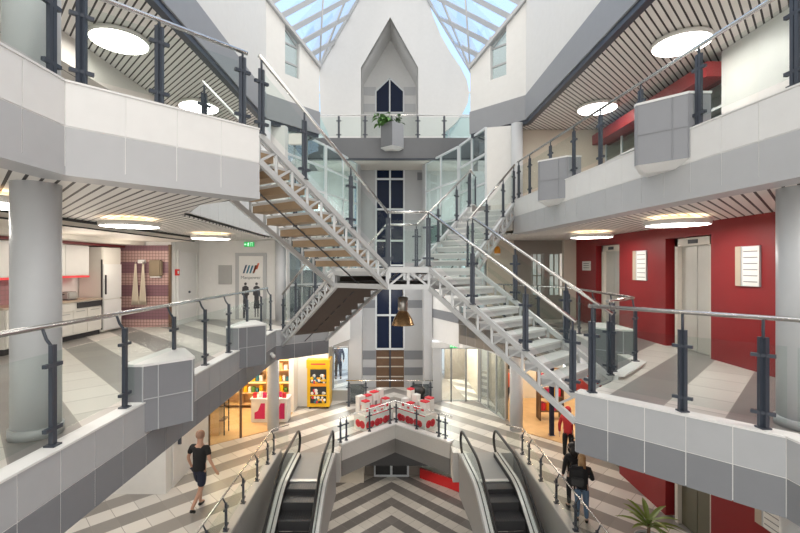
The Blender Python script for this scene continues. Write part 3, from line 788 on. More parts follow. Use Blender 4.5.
# ------------------------------------------------------------------ X-shaped stair
LF = (-.07, 7.6), (.66, 7.6)
PT = dict(fl=((-.07, 7.6), (-1.66, 5.38)), fr=((.66, 7.6), (2.44, 5.7)), bl=((-1.12, 9.05), (-2.85, 11.25)), br=((1.61, 9.10), (3.20, 11.2)))
WID = 1.29
def wvec(a, b, s):
    d = (V(b)-V(a)).normalized(); return V((-d.y, d.x))*s*WID
FL = {}
def flight(key, a, b, s, zb, label, under, und):
    a, b = V(a), V(b); wv = wvec(a, b, s); za = ZLAND
    root = thing('stair_flight', label, 'stairs', 'flights of the crossing stair', loc=(a.x, a.y, za))
    T = lambda p: V(p)-V((a.x, a.y, za))
    n = 10
    for side in (0, 1):
        p = a+wv*side; q = b+wv*side
        P3 = lambda f, dz=0: T((p.x+(q.x-p.x)*f, p.y+(q.y-p.y)*f, za+(zb-za)*f+dz))
        m = MB()
        m.beam(P3(0), P3(1), .06, .075); m.beam(P3(0, -.34), P3(1, -.34), .06, .075)
        for i in range(n):
            lo, hi = (i+1)/n, i/n
            if zb > za: lo, hi = hi, lo
            m.beam(P3(lo), P3(hi, -.34), .03, .03)
            m.beam(P3(hi), P3(hi, -.34), .035, .035)
        m.build('stringer', 'frame', root)
    wd = wv.normalized(); run = (b-a)/n
    for i in range(1, n):
        f0, f1 = (i-1)/n, i/n
        if zb > za: f0, f1 = i/n, (i+1)/n
        zt = za+(zb-za)*(f1 if zb < za else f0)
        e = run*.04
        c0 = a+(b-a)*f0-e+wd*.05; c1 = a+(b-a)*f1+e+wd*.05
        w2 = wv-wd*.10
        poly = [c0, c1, c1+w2, c0+w2]
        poly = [tuple(T((v.x, v.y, 0)))[:2] for v in poly]
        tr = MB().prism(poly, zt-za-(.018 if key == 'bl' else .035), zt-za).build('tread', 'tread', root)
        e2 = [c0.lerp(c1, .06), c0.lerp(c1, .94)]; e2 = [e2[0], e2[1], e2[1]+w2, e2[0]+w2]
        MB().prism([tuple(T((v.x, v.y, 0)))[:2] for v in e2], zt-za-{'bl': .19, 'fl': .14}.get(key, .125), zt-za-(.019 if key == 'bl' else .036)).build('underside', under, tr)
    p = a+wv*.5; q = b+wv*.5
    MB().tube([T((p.x, p.y, za-.30)), T((q.x, q.y, zb-.30))], .013, 8).build('tie_rod', 'rod', root)
    for side in (0, 1):
        p = a+wv*side; q = b+wv*side
        L = math.sqrt((q-p).length_squared+(zb-za)**2)
        pts = [T((p.x, p.y, za+.03)), T((q.x, q.y, zb+.03))]
        rail_parts(root, pts, [L*.36, L*.72, L*.985], zr=.96, h=.82, glo=.14, ghi=.80, r=.026)
    return wv
wfl = flight('fl', *PT['fl'], 1 if wvec(*PT['fl'], 1).x < 0 else -1, Z2F, 'stair flight rising from the landing to the second gallery above the kitchen, tan undersides', 'tan', 1)
wfr = flight('fr', *PT['fr'], 1 if wvec(*PT['fr'], 1).y > 0 else -1, Z1F, 'stair flight descending towards the lift gallery, pale treads in view', 'frame', 0)
wbl = flight('bl', *PT['bl'], 1 if wvec(*PT['bl'], 1).x > 0 else -1, Z1F, 'stair flight descending behind the landing to the kitchen gallery, dark underside', 'brown', 1)
wbr = flight('br', *PT['br'], 1 if wvec(*PT['br'], 1).x < 0 else -1, Z2F, 'stair flight climbing behind the landing to the second gallery above the lifts', 'frame', 0)
def landing():
    pf = [V(PT['fl'][0]), V(PT['fr'][0]), V(PT['fr'][0])+wfr, V(PT['br'][0]), V(PT['br'][0])+wbr, V(PT['bl'][0])+wbl, V(PT['bl'][0]), V(PT['fl'][0])+wfl]
    root = thing('stair_landing', 'octagonal stair landing where the four flights cross', 'landing', loc=(.27, 8.7, ZLAND))
    T = lambda p, z: (p[0]-.27, p[1]-8.7, z)
    MB().prism([(p.x-.27, p.y-8.7) for p in pf], -.06, -.005).build('deck', 'tread', root)
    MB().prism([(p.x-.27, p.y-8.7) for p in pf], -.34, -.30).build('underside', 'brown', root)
    fr = MB()
    for i in (0, 2, 4, 6):
        p, q = pf[i], pf[(i+1) % 8]
        fr.beam(T(p, -.03), T(q, -.03), .08, .10); fr.beam(T(p, -.33), T(q, -.33), .08, .09)
        L = (q-p).length; k = max(1, round(L/.35))
        for j in range(k):
            u, v = p.lerp(q, j/k), p.lerp(q, (j+1)/k)
            fr.beam(T(u, -.33 if j % 2 == 0 else -.03), T(v, -.03 if j % 2 == 0 else -.33), .035, .035)
            fr.beam(T(v, -.33), T(v, -.03), .05, .05)
        fr.beam(T(p, -.36), T(p, .02), .06, .06)
    for i in (1, 3, 5, 7):
        p, q = pf[i], pf[(i+1) % 8]; fr.beam(T(p, -.33), T(q, -.33), .07, .09); fr.beam(T(p, -.10), T(q, -.10), .05, .08)
    fr.build('edge_truss', 'frame', root)
    for i in (0, 2, 4, 6):
        p, q = pf[i], pf[(i+1) % 8]; L = (q-p).length
        rail_parts(root, [T(p, .03), T(q, .03)], [.01, L-.01], zr=.96, h=.86, glo=.08, ghi=.82, r=.026)
landing()
# copper pendant below the landing
t = thing('pendant_lamp', 'copper pendant lamp hanging below the stair landing', 'lamp', loc=(.24, 9.0, E-.35))
MB().tube([(0, 0, 0), (0, 0, -.28)], .012, 6).build('cord', 'lampsteel', t)
MB().lathe([(.05, -.28), (.105, -.30), (.105, -.56), (.07, -.58)], seg=24).build('socket', 'lampsteel', t)
MB().lathe([(.07, -.56), (.12, -.62), (.19, -.74), (.235, -.86), (.24, -.87), (.225, -.86), (.18, -.75), (.11, -.64), (.05, -.60)], seg=32).build('lamp_shade', 'copper', t)
MB().ball((0, 0, -.74), .07).build('bulb', 'lampw', t)

# ------------------------------------------------------------------ round ceiling lamps
def disc(x, y, zc, r, label, grp, up=True):
    t = thing('ceiling_lamp', label, 'lamp', grp, loc=(x, y, zc))
    MB().lathe([(r*.5, 0), (r*.5, -.07), (r, -.07), (r, -.14), (r-.02, -.15), (r-.02, -.10)], seg=40).build('housing', 'lampw', t)
    if up: MB().lathe([(r*.62, -.068), (r*.62, -.062), (r*.94, -.062), (r*.94, -.068)], seg=40).build('uplight_ring', 'lampup', t)
    MB().lathe([(1e-4, -.145), (r-.022, -.145), (r-.022, -.13), (1e-4, -.13)], seg=40).build('diffuser', 'lamp', t)
for y, lb in ((4.95, 'round ceiling lamp beside the thick kitchen column'), (7.6, 'round ceiling lamp above the kitchen gallery, in front of the kitchen'), (11.0, 'round ceiling lamp above the white door by the poster')):
    disc(-4.62, y, Z2B-.05, .48, lb, 'round lamps over the kitchen gallery')
for y, lb in ((4.0, 'round ceiling lamp over the lift gallery by the thick column'), (7.35, 'round ceiling lamp in front of the wider lift doors'), (10.5, 'smaller-looking round ceiling lamp near the notice by the lifts')):
    disc(4.88, y, Z2B-.05, .49, lb, 'round lamps over the lift gallery')
for y, lb in ((4.7, 'round ceiling lamp high over the second gallery, nearest the column'), (8.06, 'large round ceiling lamp seen through the upper kitchen-side railing'), (11.4, 'round ceiling lamp partly hidden by posts above the long stair'), (14.8, 'far round ceiling lamp above the long stair')):
    disc(-5.1, y, Z3B+.05, .50, lb, 'round lamps over the upper kitchen side', False)
for y, lb in ((4.8, 'round ceiling lamp high above the lift side, over the white wall'), (8.16, 'large round ceiling lamp above the upper planter on the lift side'), (11.5, 'round ceiling lamp above the second planter on the lift side')):
    disc(5.5, y, Z3B+.05, .50, lb, 'round lamps over the upper lift side', False)

# ------------------------------------------------------------------ angular planters on the gallery edges
def planter(x, y, s, ledge, label, top='white', body='grey', taper=True, w=.41, L=1.05, inn=.25):
    """prow-shaped box straddling the edge; s=+1 points to +x"""
    t = thing('planter', label, 'planter', 'angular planters on the gallery edges', loc=(x, y, ledge))
    out = [(0, -L/2), (w*s, -L/2+w), (w*s, -L/2+w+.06), (0, L/2), (-inn*s, L/2), (-inn*s, -L/2)]
    if s < 0: out = out[::-1]
    z0, z1 = -.37, .43
    m = MB(); m.prism(out, z0, z1); m.build('box', body, t)
    j = MB()
    k = lambda f: (w*s*f*1.012, -L/2+w*f-.006)
    j.beam((*k(.0), (z0+z1)/2), (*k(1), (z0+z1)/2), .008, .012)
    j.beam((*k(.30), z0), (*k(.30), z1), .012, .008)
    j.beam((0, -L/2-.004, z0), (0, -L/2-.004, z1), .014, .014); j.beam((*k(1), z0), (*k(1), z1), .014, .014)
    j.build('joint', 'lowwhite' if body == 'grey' else body, t)
    sc_ = [(p[0]*1.02, p[1]*1.02) for p in out]
    MB().prism(sc_, z1, z1+.03).build('lid', top, t)
    if taper:
        c = V((.05*s, 0)); b = MB()
        vs = [b.bm.verts.new((p[0], p[1], z0)) for p in out]
        v2 = [b.bm.verts.new((c.x+(p[0]-c.x)*.55, c.y+(p[1]-c.y)*.55, z0-.09)) for p in out]
        n = len(out)
        for i in range(n): b.bm.faces.new((vs[i], vs[(i+1) % n], v2[(i+1) % n], v2[i]))
        b.bm.faces.new(v2); b.build('base', 'white', t)
planter(-3.02, 5.75, 1, Z1L, 'large grey angular planter on the kitchen gallery edge, before the tiled wall', taper=False)
planter(-3.02, 9.02, 1, Z1L, 'grey angular planter on the kitchen gallery edge, farther along near the stair foot', taper=False)
planter(4.35, 8.6, -1, Z1L, 'white-topped angular planter on the edge by the lifts, behind the stair', taper=False)
planter(3.70, 5.88, -1, Z2L, 'large grey angular planter hanging on the second gallery edge above the lifts', body='midgrey', inn=.28)
planter(3.45, 8.98, -1, Z2L, 'smaller-looking grey angular planter farther along the second gallery edge', body='midgrey', inn=.28)
# bridge planter with plants
t = thing('planter', 'grey angular planter with green plants on the bridge railing', 'planter', 'angular planters on the gallery edges', loc=(.03, 17.05, Z3L-.13))
out = [(-.45, .15), (-.45, -.15), (.0, -.55), (.45, -.15), (.45, .15)]
MB().prism([(-.45, .15), (-.45, -.15), (0.0, -.55), (.0, .15)], -.30, .62).build('box', 'bgrey_shade', t)  # left half in a darker grey, the shade on that side put into the colour
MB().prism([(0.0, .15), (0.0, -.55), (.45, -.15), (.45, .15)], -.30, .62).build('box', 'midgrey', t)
b = MB(); vs = [b.bm.verts.new((p[0], p[1], -.30)) for p in out]; v2 = [b.bm.verts.new((p[0]*.6, p[1]*.6, -.40)) for p in out]
for i in range(5): b.bm.faces.new((vs[i], vs[(i+1) % 5], v2[(i+1) % 5], v2[i]))
b.bm.faces.new(v2); b.build('base', 'white', t)
def leafquad(mb, base, d, L, w, droop):
    """a bent leaf blade with a fold"""
    base = V(base); d = V(d).normalized(); s = d.cross(V((0, 0, 1)))
    if s.length < .05: s = V((1, 0, 0))
    s.normalize(); rows = []
    for i in range(5):
        f = i/4; c = base+d*L*f+V((0, 0, -droop*L*f*f)); wd = w*math.sin(PI*(.12+.86*f))*.5
        rows.append((mb.bm.verts.new(c-s*wd), mb.bm.verts.new(c+V((0, 0, -wd*.3))), mb.bm.verts.new(c+s*wd)))
    for a, b in zip(rows, rows[1:]):
        mb.bm.faces.new((a[0], a[1], b[1], b[0])); mb.bm.faces.new((a[1], a[2], b[2], b[1]))
def bush(name, label, loc, R, n, L, w, m, up=.6, droop=.5, stem=.2):
    t = thing(name, label, 'plant', loc=loc)
    mb = MB(); st = MB()
    for i in range(n):
        a = random.uniform(0, 2*PI); el = random.uniform(.0, 1.2)*up
        d = V((math.cos(a), math.sin(a), el)); o = V((random.uniform(-R, R), random.uniform(-R, R), stem*random.uniform(.2, 1)))
        st.tube([(o.x*.3, o.y*.3, 0), tuple(o)], .008, 5); leafquad(mb, o, d, L*random.uniform(.7, 1.15), w, droop)
    st.build('stem', 'dleaf', t); mb.build('leaves', m, t)
    return t
bush('leafy_plant', 'bright green leafy plant trailing from the bridge planter', (-.30, 16.9, Z3L+.40), .25, 34, .38, .17, 'leaf', .9, .9, .5)
bush('leafy_plant', 'thin grey-green plant at the edge of the bridge planter', (.28, 17.0, Z3L+.50), .12, 18, .26, .07, 'dleaf', 1.6, .4, .35)
bush('leafy_plant', 'low green shrub behind the bridge railing glass', (2.35, 19.0, Z3F), .35, 40, .35, .12, 'dleaf', 1.2, .5, .5)

# ------------------------------------------------------------------ escalators
def escalator(cx, label, tilt=0.0):
    t = thing('escalator', label, 'escalator', 'twin escalators to the basement', loc=(cx, 10.85, 0), rz=tilt)
    sl = math.tan(math.radians(30)); R = .9
    def base(y):           # height of the step line
        if y > 0: return 0.0
        if y > -R: return -sl*y*y/(2*R)
        return -sl*R/2+sl*(y+R)
    YB = -7.0
    for k in range(15):
        y1 = -k*.40; y0 = y1-.40; z = base(y1-.2)
        m = MB(); m.box(-.38, y0, z-.22, .38, y1, z-.004)
        m.box(-.38, y0, z-.004, -.355, y1, z+.003); m.box(.355, y0, z-.004, .38, y1, z+.003)
        for j in range(12): m.box(-.345+j*.059, y0+.01, z-.004, -.315+j*.059, y1-.01, z+.002)
        m.build('step', 'step', t)
    MB().box(-.56, .0, -.06, .56, 1.62, .006).build('floor_plate', 'comb', t)
    MB().box(-.45, -.06, -.05, .45, .06, .012).build('comb_plate', 'alum', t)
    ys = [1.3, .9, .5, .2, 0, -.2, -.4, -.6, -.9, -1.3, -2, -3, -4.5, -6, YB]
    for s in (-1, 1):
        def strip(x0, x1, dz0, dz1, nm, m):
            mb = MB(); a = []
            for y in ys: a.append([mb.bm.verts.new((x*s, y, base(y)+dz)) for x, dz in ((x0, dz0), (x1, dz0), (x1, dz1), (x0, dz1))])
            for p, q in zip(a, a[1:]):
                for i in range(4):
                    mb.bm.faces.new((p[i], p[(i+1) % 4], q[(i+1) % 4], q[i]))
            mb.bm.faces.new(a[0]); mb.bm.faces.new(a[-1]); return mb.build(nm, m, t)
        strip(.385, .40, -.25, .12, 'skirt', 'black')
        strip(.40, .475, .02, .14, 'inner_deck', 'alum')
        strip(.478, .492, .05, .16, 'deck_joint', 'black')
        strip(.495, .57, -.05, .13, 'outer_deck', 'white')
        strip(.57, .60, -1.05, .11, 'side_cladding', 'esc')
        # glass balustrade panels
        hp = [(y, base(y)+.82) for y in ys]
        for i0, i1 in ((0, 3), (3, 7), (7, 10), (10, 12), (12, 14)):
            seg = ys[i0:i1+1]; mb = MB()
            lo = [(.485*s, y, base(y)+.13) for y in seg]; hi = [(.485*s, y, base(y)+.66) for y in seg[::-1]]
            pts = lo+hi
            if i0 == 0:
                pts = [(.485*s, 1.3+.24*math.sin(a), .395+.265*math.cos(a)) for a in [PI*(1-k/8) for k in range(9)]][::-1][::-1]
                pts = pts[:]+[(.485*s, y, base(y)+.66) for y in seg]+[(.485*s, y, base(y)+.13) for y in seg[::-1]]
            mb.slabv(pts, (s, 0, 0), .012); mb.build('glass_panel', 'rail_glass', t)
        # handrail loop
        path = [(.485*s, 1.3, .08)]+[(.485*s, 1.3+.33*math.sin(a), .39+.33*math.cos(a)*-1) for a in [PI*k/10 for k in range(1, 11)]]
        path += [(.485*s, y, base(y)+.72) for y in ys[1:]]
        MB().tube(path, .036, 8).build('handrail', 'black', t)
escalator(-2.17, 'escalator going down beside the man in black, on the kitchen side')
escalator(2.57, 'escalator going down on the side of the standing women', .05)

# ------------------------------------------------------------------ kitchen
kz = Z1F
def kbox(nm, m, par, x0, y0, z0, x1, y1, z1): return MB().box(x0, y0, z0, x1, y1, z1).build(nm, m, par)
t = thing('kitchen_base_cabinet', 'low white kitchen cabinet with drawers under the worktop', 'cabinet', loc=(-7.93, 9.25, kz))
kbox('body', 'cabinet', t, -.1, -1.0, .12, .50, 1.75, .88); kbox('plinth', 'dark', t, -.05, -1.0, 0, .46, 1.75, .12)
for y0, y1 in ((-.98, -.42), (-.40, .16), (.18, .74)):
    d = kbox('door', 'cabinet', t, .505, y0, .15, .525, y1, .66); MB().beam((.53, y0+.1, .62), (.53, y1-.1, .62), .015, .015).build('handle', 'plate', d)
    d = kbox('drawer', 'cabinet', t, .505, y0, .68, .525, y1, .86)
for y0, y1 in ((.76, 1.22), (1.24, 1.73)):
    d = kbox('door', 'cabinet', t, .505, y0, .15, .525, y1, .70); MB().beam((.53, y0+.1, .66), (.53, y1-.1, .66), .015, .015).build('handle', 'plate', d)
kbox('control_strip', 'dkprint', t, .505, .9, .73, .528, 1.72, .86)
wt = tag(MB().box(-8.05, 8.2, kz+.88, -7.40, 11.02, kz+.92).build('worktop', 'worktop'), 'beige kitchen worktop over the low white cabinets', 'worktop')
t = thing('fridge', 'tall white fridge-freezer at the end of the kitchen row', 'fridge', loc=(-7.92, 11.42, kz))
kbox('body', 'cabinet', t, -.1, -.38, .04, .48, .38, 2.22); kbox('door', 'white', t, .48, -.35, .08, .52, .36, .85); d = kbox('door', 'white', t, .48, -.35, .88, .52, .36, 1.78)
MB().beam((.54, -.31, 1.0), (.54, -.31, 1.5), .03, .03).build('handle', 'dkprint', d); kbox('top_panel', 'cabinet', t, .48, -.35, 1.80, .50, .36, 2.20)
kbox('side_seam', 'dkprint', t, .47, -.40, .1, .50, -.375, 1.9)
t = thing('wall_cabinet', 'white kitchen wall cabinet with a red glowing lower edge', 'cabinet', loc=(-8.0, 9.0, kz+1.5))
kbox('body', 'cabinet', t, -.03, -1.0, 0, .36, 1.85, .74); kbox('light_strip', 'ledred', t, -.03, -1.0, -.05, .38, 1.85, -.005)
for y0, y1 in ((-.98, -.38), (-.36, .24), (.26, 1.04), (1.06, 1.83)): kbox('door', 'white', t, .365, y0, .02, .38, y1, .72)
tag(MB().box(-8.04, 8.0, kz+2.25, -7.5, 12.1, kz+2.31).build('cornice_strip', 'dred'), 'dark red strip running above the kitchen cabinets', 'cornice')
struct(MB().box(-8.05, 8.0, kz+.92, -8.03, 10.15, kz+1.5).build('wall_left', 'backsplash'))
t = thing('toaster', 'dark grey toaster on the kitchen worktop next to the fridge', 'toaster', loc=(-7.72, 10.3, kz+.92))
m = MB().box(-.1, -.16, .02, .1, .16, .2); bmesh.ops.bevel(m.bm, geom=m.bm.edges[:], offset=.03, segments=2, affect='EDGES'); m.build('body', 'plate', t)
kbox('slot', 'black', t, -.05, -.12, .198, -.02, .12, .203); kbox('base', 'black', t, -.09, -.15, 0, .09, .15, .02); MB().beam((.0, -.17, .14), (.0, -.19, .14), .04, .02).build('lever', 'black', t)
t = thing('bottle', 'small yellow detergent bottle by the kitchen sink', 'bottle', loc=(-7.7, 9.35, kz+.92))
MB().lathe([(.035, 0), (.035, .11), (.014, .14)]).build('body', 'yellow', t); MB().lathe([(.015, .14), (.015, .17)]).build('cap', 'pinkred', t)
t = thing('bottle', 'small orange soap bottle behind the yellow bottle', 'bottle', loc=(-7.78, 9.55, kz+.92))
MB().lathe([(.03, 0), (.03, .14), (.012, .17)]).build('body', 'orange', t); MB().lathe([(.013, .17), (.013, .2)]).build('cap', 'white', t)
t = thing('wall_socket', 'white socket plate on the pink kitchen splashback', 'socket', loc=(-8.03, 9.9, kz+1.15))
kbox('plate', 'white', t, 0, -.05, 0, .015, .05, .12); MB().lathe([(.025, 0), (.025, .004)], (.016, 0, .06), 12, rot=Matrix.Rotation(PI/2, 3, 'Y')).build('outlet', 'plate', t)
# towels on hooks, dispenser, alarm
def towel(x, label, m='towel'):
    t = thing('hanging_towel', label, 'towel', 'towels on the tiled wall', loc=(x, 12.05, E+.08))
    mb = MB(); rows = []
    for i in range(9):
        f = i/8; wd = .03+.10*f; row = []
        for j in range(9):
            u = j/8-.5; row.append(mb.bm.verts.new((u*2*wd*.8, -.02-.035*math.cos(j*PI)*f, -1.15*f)))
        rows.append(row)
    for a, b in zip(rows, rows[1:]):
        for j in range(8):
            fc = mb.bm.faces.new((a[j], a[j+1], b[j+1], b[j])); fc.smooth = True
    o = mb.build('cloth', m, t); md = o.modifiers.new('t', 'SOLIDIFY'); md.thickness = .012
    MB().tube([(0, .045, .03), (0, -.03, .02), (0, -.05, .06)], .01, 6).build('hook', 'steel', t)
towel(-7.16, 'long cream cloth hanging on the tiled wall, nearer the fridge'); towel(-6.95, 'long cream cloth hanging on the tiled wall, nearer the brown dispenser')
tag(MB().box(-7.14, 12.1, E+.09, -6.95, 12.19, E+.19).build('coat_hook_plate', 'card'), 'small white hook plate above the hanging cloths', 'hook')
t = thing('towel_dispenser', 'brown paper towel dispenser on the tiled wall', 'dispenser', loc=(-6.64, 12.2, E-.28))
m = MB().box(-.17, -.16, 0, .17, 0, .46); bmesh.ops.bevel(m.bm, geom=m.bm.edges[:], offset=.03, segments=2, affect='EDGES'); m.build('body', 'paperbrown', t)
MB().box(-.13, -.15, -.03, .13, -.03, .0).build('paper', 'card', t)
t = thing('fire_alarm', 'small red fire alarm box beside the tiled wall', 'alarm', loc=(-6.25, 12.50, E-.26))
kbox('body', 'redalarm', t, 0, -.09, 0, .05, .09, .18); kbox('button', 'white', t, .05, -.04, .05, .058, .04, .13)
tag(MB().box(-5.62, 13.96, E-.58, -5.20, 13.995, E+.04).build('notice_board', 'plate'), 'blank grey panel on the white wall between door and poster', 'panel')
t = thing('light_switch', 'small white switch left of the grey panel', 'switch', loc=(-5.92, 14.0, E-.45)); t['label'] = 'small white light switch between white door and grey panel'
kbox('plate', 'paper', t, -.04, -.015, 0, .04, 0, .1); kbox('rocker', 'white', t, -.02, -.02, .02, .02, -.014, .08)
# exit signs
def exit_sign(loc, label, s=1.0, rz=0):
    t = thing('exit_sign', label, 'sign', 'green exit signs', loc=loc, rz=rz)
    kbox('box', 'lampw', t, -.17*s, -.03, 0, .17*s, .03, .17*s); kbox('face', 'green', t, -.165*s, -.036, .005, .165*s, -.031, .165*s)
    m = MB()   # running figure, arrow and doorway
    y = -.04
    m.lathe([(.013*s, 0), (.013*s, .003)], (-.02*s, y, .135*s), 10, rot=Matrix.Rotation(PI/2, 3, 'X'))
    for a, b in (((-.025, .115), (-.035, .075)), ((-.035, .075), (-.06, .05)), ((-.035, .075), (-.012, .055)), ((-.012, .055), (-.02, .03)), ((-.025, .11), (.0, .09)), ((-.025, .11), (-.055, .095)),
                 ((.05, .03), (.05, .145)), ((.05, .145), (.11, .145)), ((.11, .145), (.11, .03)), ((-.145, .085), (-.085, .085)), ((-.145, .085), (-.12, .11)), ((-.145, .085), (-.12, .06))):
        m.beam((a[0]*s, y, a[1]*s), (b[0]*s, y, b[1]*s), .004, .014*s)
    m.build('pictogram', 'greenw', t)
exit_sign((-4.60, 13.93, E+.63), 'green exit sign with running figure above the poster door', 1.0)
exit_sign((2.45, 16.9, 2.2), 'green exit sign above the glass entrance doors', .95)
tag(MB().box(-3.1, 12.92, Z3B-.62, -2.7, 13.05, Z3B-.30).build('wall_lamp_box', 'lampw'), 'cream lamp box below the upper gallery beside a glass window', 'lamp')
# poster door
def text(s, size, loc, m, parent, rx=PI/2, rz=0, ext=.002, sx=1.0, name='lettering'):
    cu = bpy.data.curves.new('lettering', 'FONT'); cu.body = s; cu.size = size; cu.extrude = ext; cu.align_x = 'CENTER'; cu.align_y = 'CENTER'
    o = bpy.data.objects.new('tmp', cu); COL.objects.link(o)
    dg = bpy.context.evaluated_depsgraph_get(); me = bpy.data.meshes.new_from_object(o.evaluated_get(dg))
    COL.objects.unlink(o); bpy.data.objects.remove(o)
    me.transform(Matrix.Translation(V(loc)) @ Matrix.Rotation(rz, 4, 'Z') @ Matrix.Rotation(rx, 4, 'X') @ Matrix.Diagonal((sx, 1, 1, 1)))
    me.materials.clear(); me.materials.append(M[m])
    ob = bpy.data.objects.new(name, me); COL.objects.link(ob); ob.parent = parent; return ob
t = struct(thing('door_8', 'poster covered office door with slanted coloured bars and two printed figures', 'door', loc=(-4.57, 13.95, kz)))
kbox('door_frame', 'wframe', t, -.50, 0, 0, .50, .05, 2.16); kbox('leaf', 'paper', t, -.37, -.02, .03, .40, 0, 2.06)
def slant(x, z, h, m):
    mb = MB(); d = h*.34
    mb.slabxz([(x, z), (x+.055, z), (x+.055+d, z+h), (x+d, z+h)], -.026, -.021); mb.build('printed_bar', m, t)
for i, (mm, h, dz) in enumerate((('navyp', .27, 0), ('teal', .26, 0), ('teal', .25, 0), ('dkprint', .26, 0), ('orangep', .20, .13))):
    slant(-.25+i*.105, 1.50+dz, h, mm)
slant(.08, 1.52, .22, 'orangep')
text('Manpower', .15, (.01, -.023, 1.36), 'greyprint', t, sx=1.0)
def figure(x, skirt):
    mb = MB(); y0, y1 = -.026, -.021
    mb.lathe([(.045, 0), (.045, .004)], (x, y0, 1.16), 14, rot=Matrix.Rotation(-PI/2, 3, 'X'))
    mb.slabxz([(x-.025, 1.10), (x+.025, 1.10), (x+.10, 1.05), (x+.12, .80), (x+.075, .78), (x+.07, .62), (x-.07, .62), (x-.075, .78), (x-.12, .80), (x-.10, 1.05)], y0, y1)
    if skirt:
        mb.slabxz([(x-.075, .63), (x+.075, .63), (x+.10, .36), (x-.10, .36)], y0, y1)
        for s in (-.045, .045): mb.slabxz([(x+s-.02, .36), (x+s+.02, .36), (x+s+.015, .08), (x+s-.015, .08)], y0, y1)
    else:
        for s in (-.05, .05): mb.slabxz([(x+s*.7-.045, .63), (x+s*.7+.045, .63), (x+s+.035, .05), (x+s-.035, .05)], y0, y1)
    mb.build('printed_figure', 'dkprint', t)
figure(-.16, False); figure(.20, True)
# lift side notices and panels
t = thing('notice', 'small white notice on the red wall next to the narrow lift', 'sign', loc=(RW, 13.1, E-.12))
kbox('sheet', 'paper', t, -.02, -.27, 0, 0, .27, .28)
for z in (.07, .14, .2): kbox('text_line', 'greyprint', t, -.023, -.18, z, -.019, .18, z+.02)
def board(y0, y1, z0, z1, label):
    t = thing('floor_directory', label, 'sign', 'slim notice boards on the red wall', loc=(RW, y0, z0)); w, h = y1-y0, z1-z0
    kbox('panel', 'lgrey', t, -.03, 0, 0, 0, w, h); kbox('sheet', 'paper', t, -.036, .0, .01, -.031, w*.68, h-.01); kbox('edge', 'worktop', t, -.037, w*.76, 0, -.031, w, h)
    for i in range(6): kbox('text_line', 'greyprint', t, -.039, .03, .07+i*h*.15, -.035, w*.64, .085+i*h*.15)
board(6.92, 7.40, E-.33, E+.34, 'large slim notice board on the red wall next to the thick column')
board(10.0, 10.55, E-.33, E+.38, 'slim notice board on the red wall between the two lifts')
board(6.5, 7.0, 1.25, 1.9, 'notice board on the dark red ground floor wall')
t = thing('warning_light', 'small orange light on the wall behind the stair', 'lamp', loc=(3.42, 13.9, E+.36))
MB().lathe([(.09, 0), (.09, .05), (.10, .06)]).build('base', 'lampw', t); MB().lathe([(.10, .06), (.10, .2), (.06, .28), (1e-4, .30)]).build('lens', 'orange', t)

# ------------------------------------------------------------------ ground floor shop, kitchen side
def shelf(x0, x1, y, label):
    t = thing('shop_shelf', label, 'shelf', 'lit shelves in the shop', loc=(x0, y, .015)); w = x1-x0
    kbox('back', 'wood', t, 0, .38, 0, w, .42, 2.5)
    for x in (0, w-.03): kbox('side_panel', 'wood', t, x, 0, 0, x+.03, .40, 2.5)
    for k in range(6): kbox('shelf_board', 'wood', t, .03, .02, .12+k*.43, w-.03, .38, .15+k*.43)
    for k in (2, 4): kbox('light_strip', 'warm', t, .05, .06, .085+k*.43, w-.05, .10, .118+k*.43)
pc = ['pinkred', 'card', 'orange', 'yellow', 'card', 'wood', 'teal', 'magenta', 'dwood', 'leaf']
def product(x, y, z, w, h, m, label):
    t = thing('shop_box', label, 'box', 'goods on the lit shop shelves', loc=(x, y, z))
    kbox('carton', m, t, -w/2, -.08, 0, w/2, .08, h)
for i, (x0, x1) in enumerate(((-6.75, -5.75), (-5.72, -4.72), (-4.69, -3.85))):
    shelf(x0, x1, 16.3, ('lit shelf unit in the shop, farthest from the slim column', 'lit shelf unit in the middle of the shop back wall', 'lit shelf unit in the shop beside the white panel')[i])
    for k in range(1, 5):
        x = x0+.14
        while x < x1-.12:
            w = random.uniform(.10, .17)
            product(x, 16.48, .166+k*.43, w*.9, random.uniform(.14, .30), random.choice(pc), 'small carton on a lit shelf in the shop')
            x += w+.03
t = thing('shop_counter', 'white shop counter with magenta print behind the slim column', 'counter', loc=(-4.85, 14.85, .015))
kbox('body', 'card', t, 0, 0, 0, 1.25, .5, .78); kbox('top', 'white', t, -.03, -.03, .78, 1.28, .53, .82)
for x0 in (.12, .80):
    MB().slabxz([(x0, .12), (x0+.36, .12), (x0+.36, .66), (x0+.22, .66), (x0+.12, .40), (x0, .34)], -.008, -.002).build('print', 'magenta', t)
for i in range(7):
    tt = thing('gift_bag', 'small pink and red bag on the shop counter', 'bag', 'bags on the shop counter', loc=(-4.75+i*.17, 14.98+.1*(i % 2), .835))
    mb = MB(); mb.prism([(-.06, -.05), (.06, -.05), (.06, .05), (-.06, .05)], 0, .17); mb.build('body', ('pinkred', 'card', 'magenta')[i % 3], tt)
    MB().tube([(-.03, 0, .165), (-.025, 0, .22), (.025, 0, .22), (.03, 0, .165)], .005, 5).build('handle', 'dwood', tt)
t = thing('display_stand', 'orange wooden display stand just inside the shop window', 'stand', loc=(-5.75, 13.9, .015))
kbox('body', 'wood', t, -.25, -.2, .0, .25, .2, 1.35); kbox('top', 'dwood', t, -.27, -.22, 1.35, .27, .22, 1.39)
for z in (.45, .9): kbox('shelf_board', 'dwood', t, .25, -.2, z, .42, .2, z+.03)
for y in (-.2, .18): kbox('upright', 'black', t, .40, y, 0, .43, y+.03, 1.35)
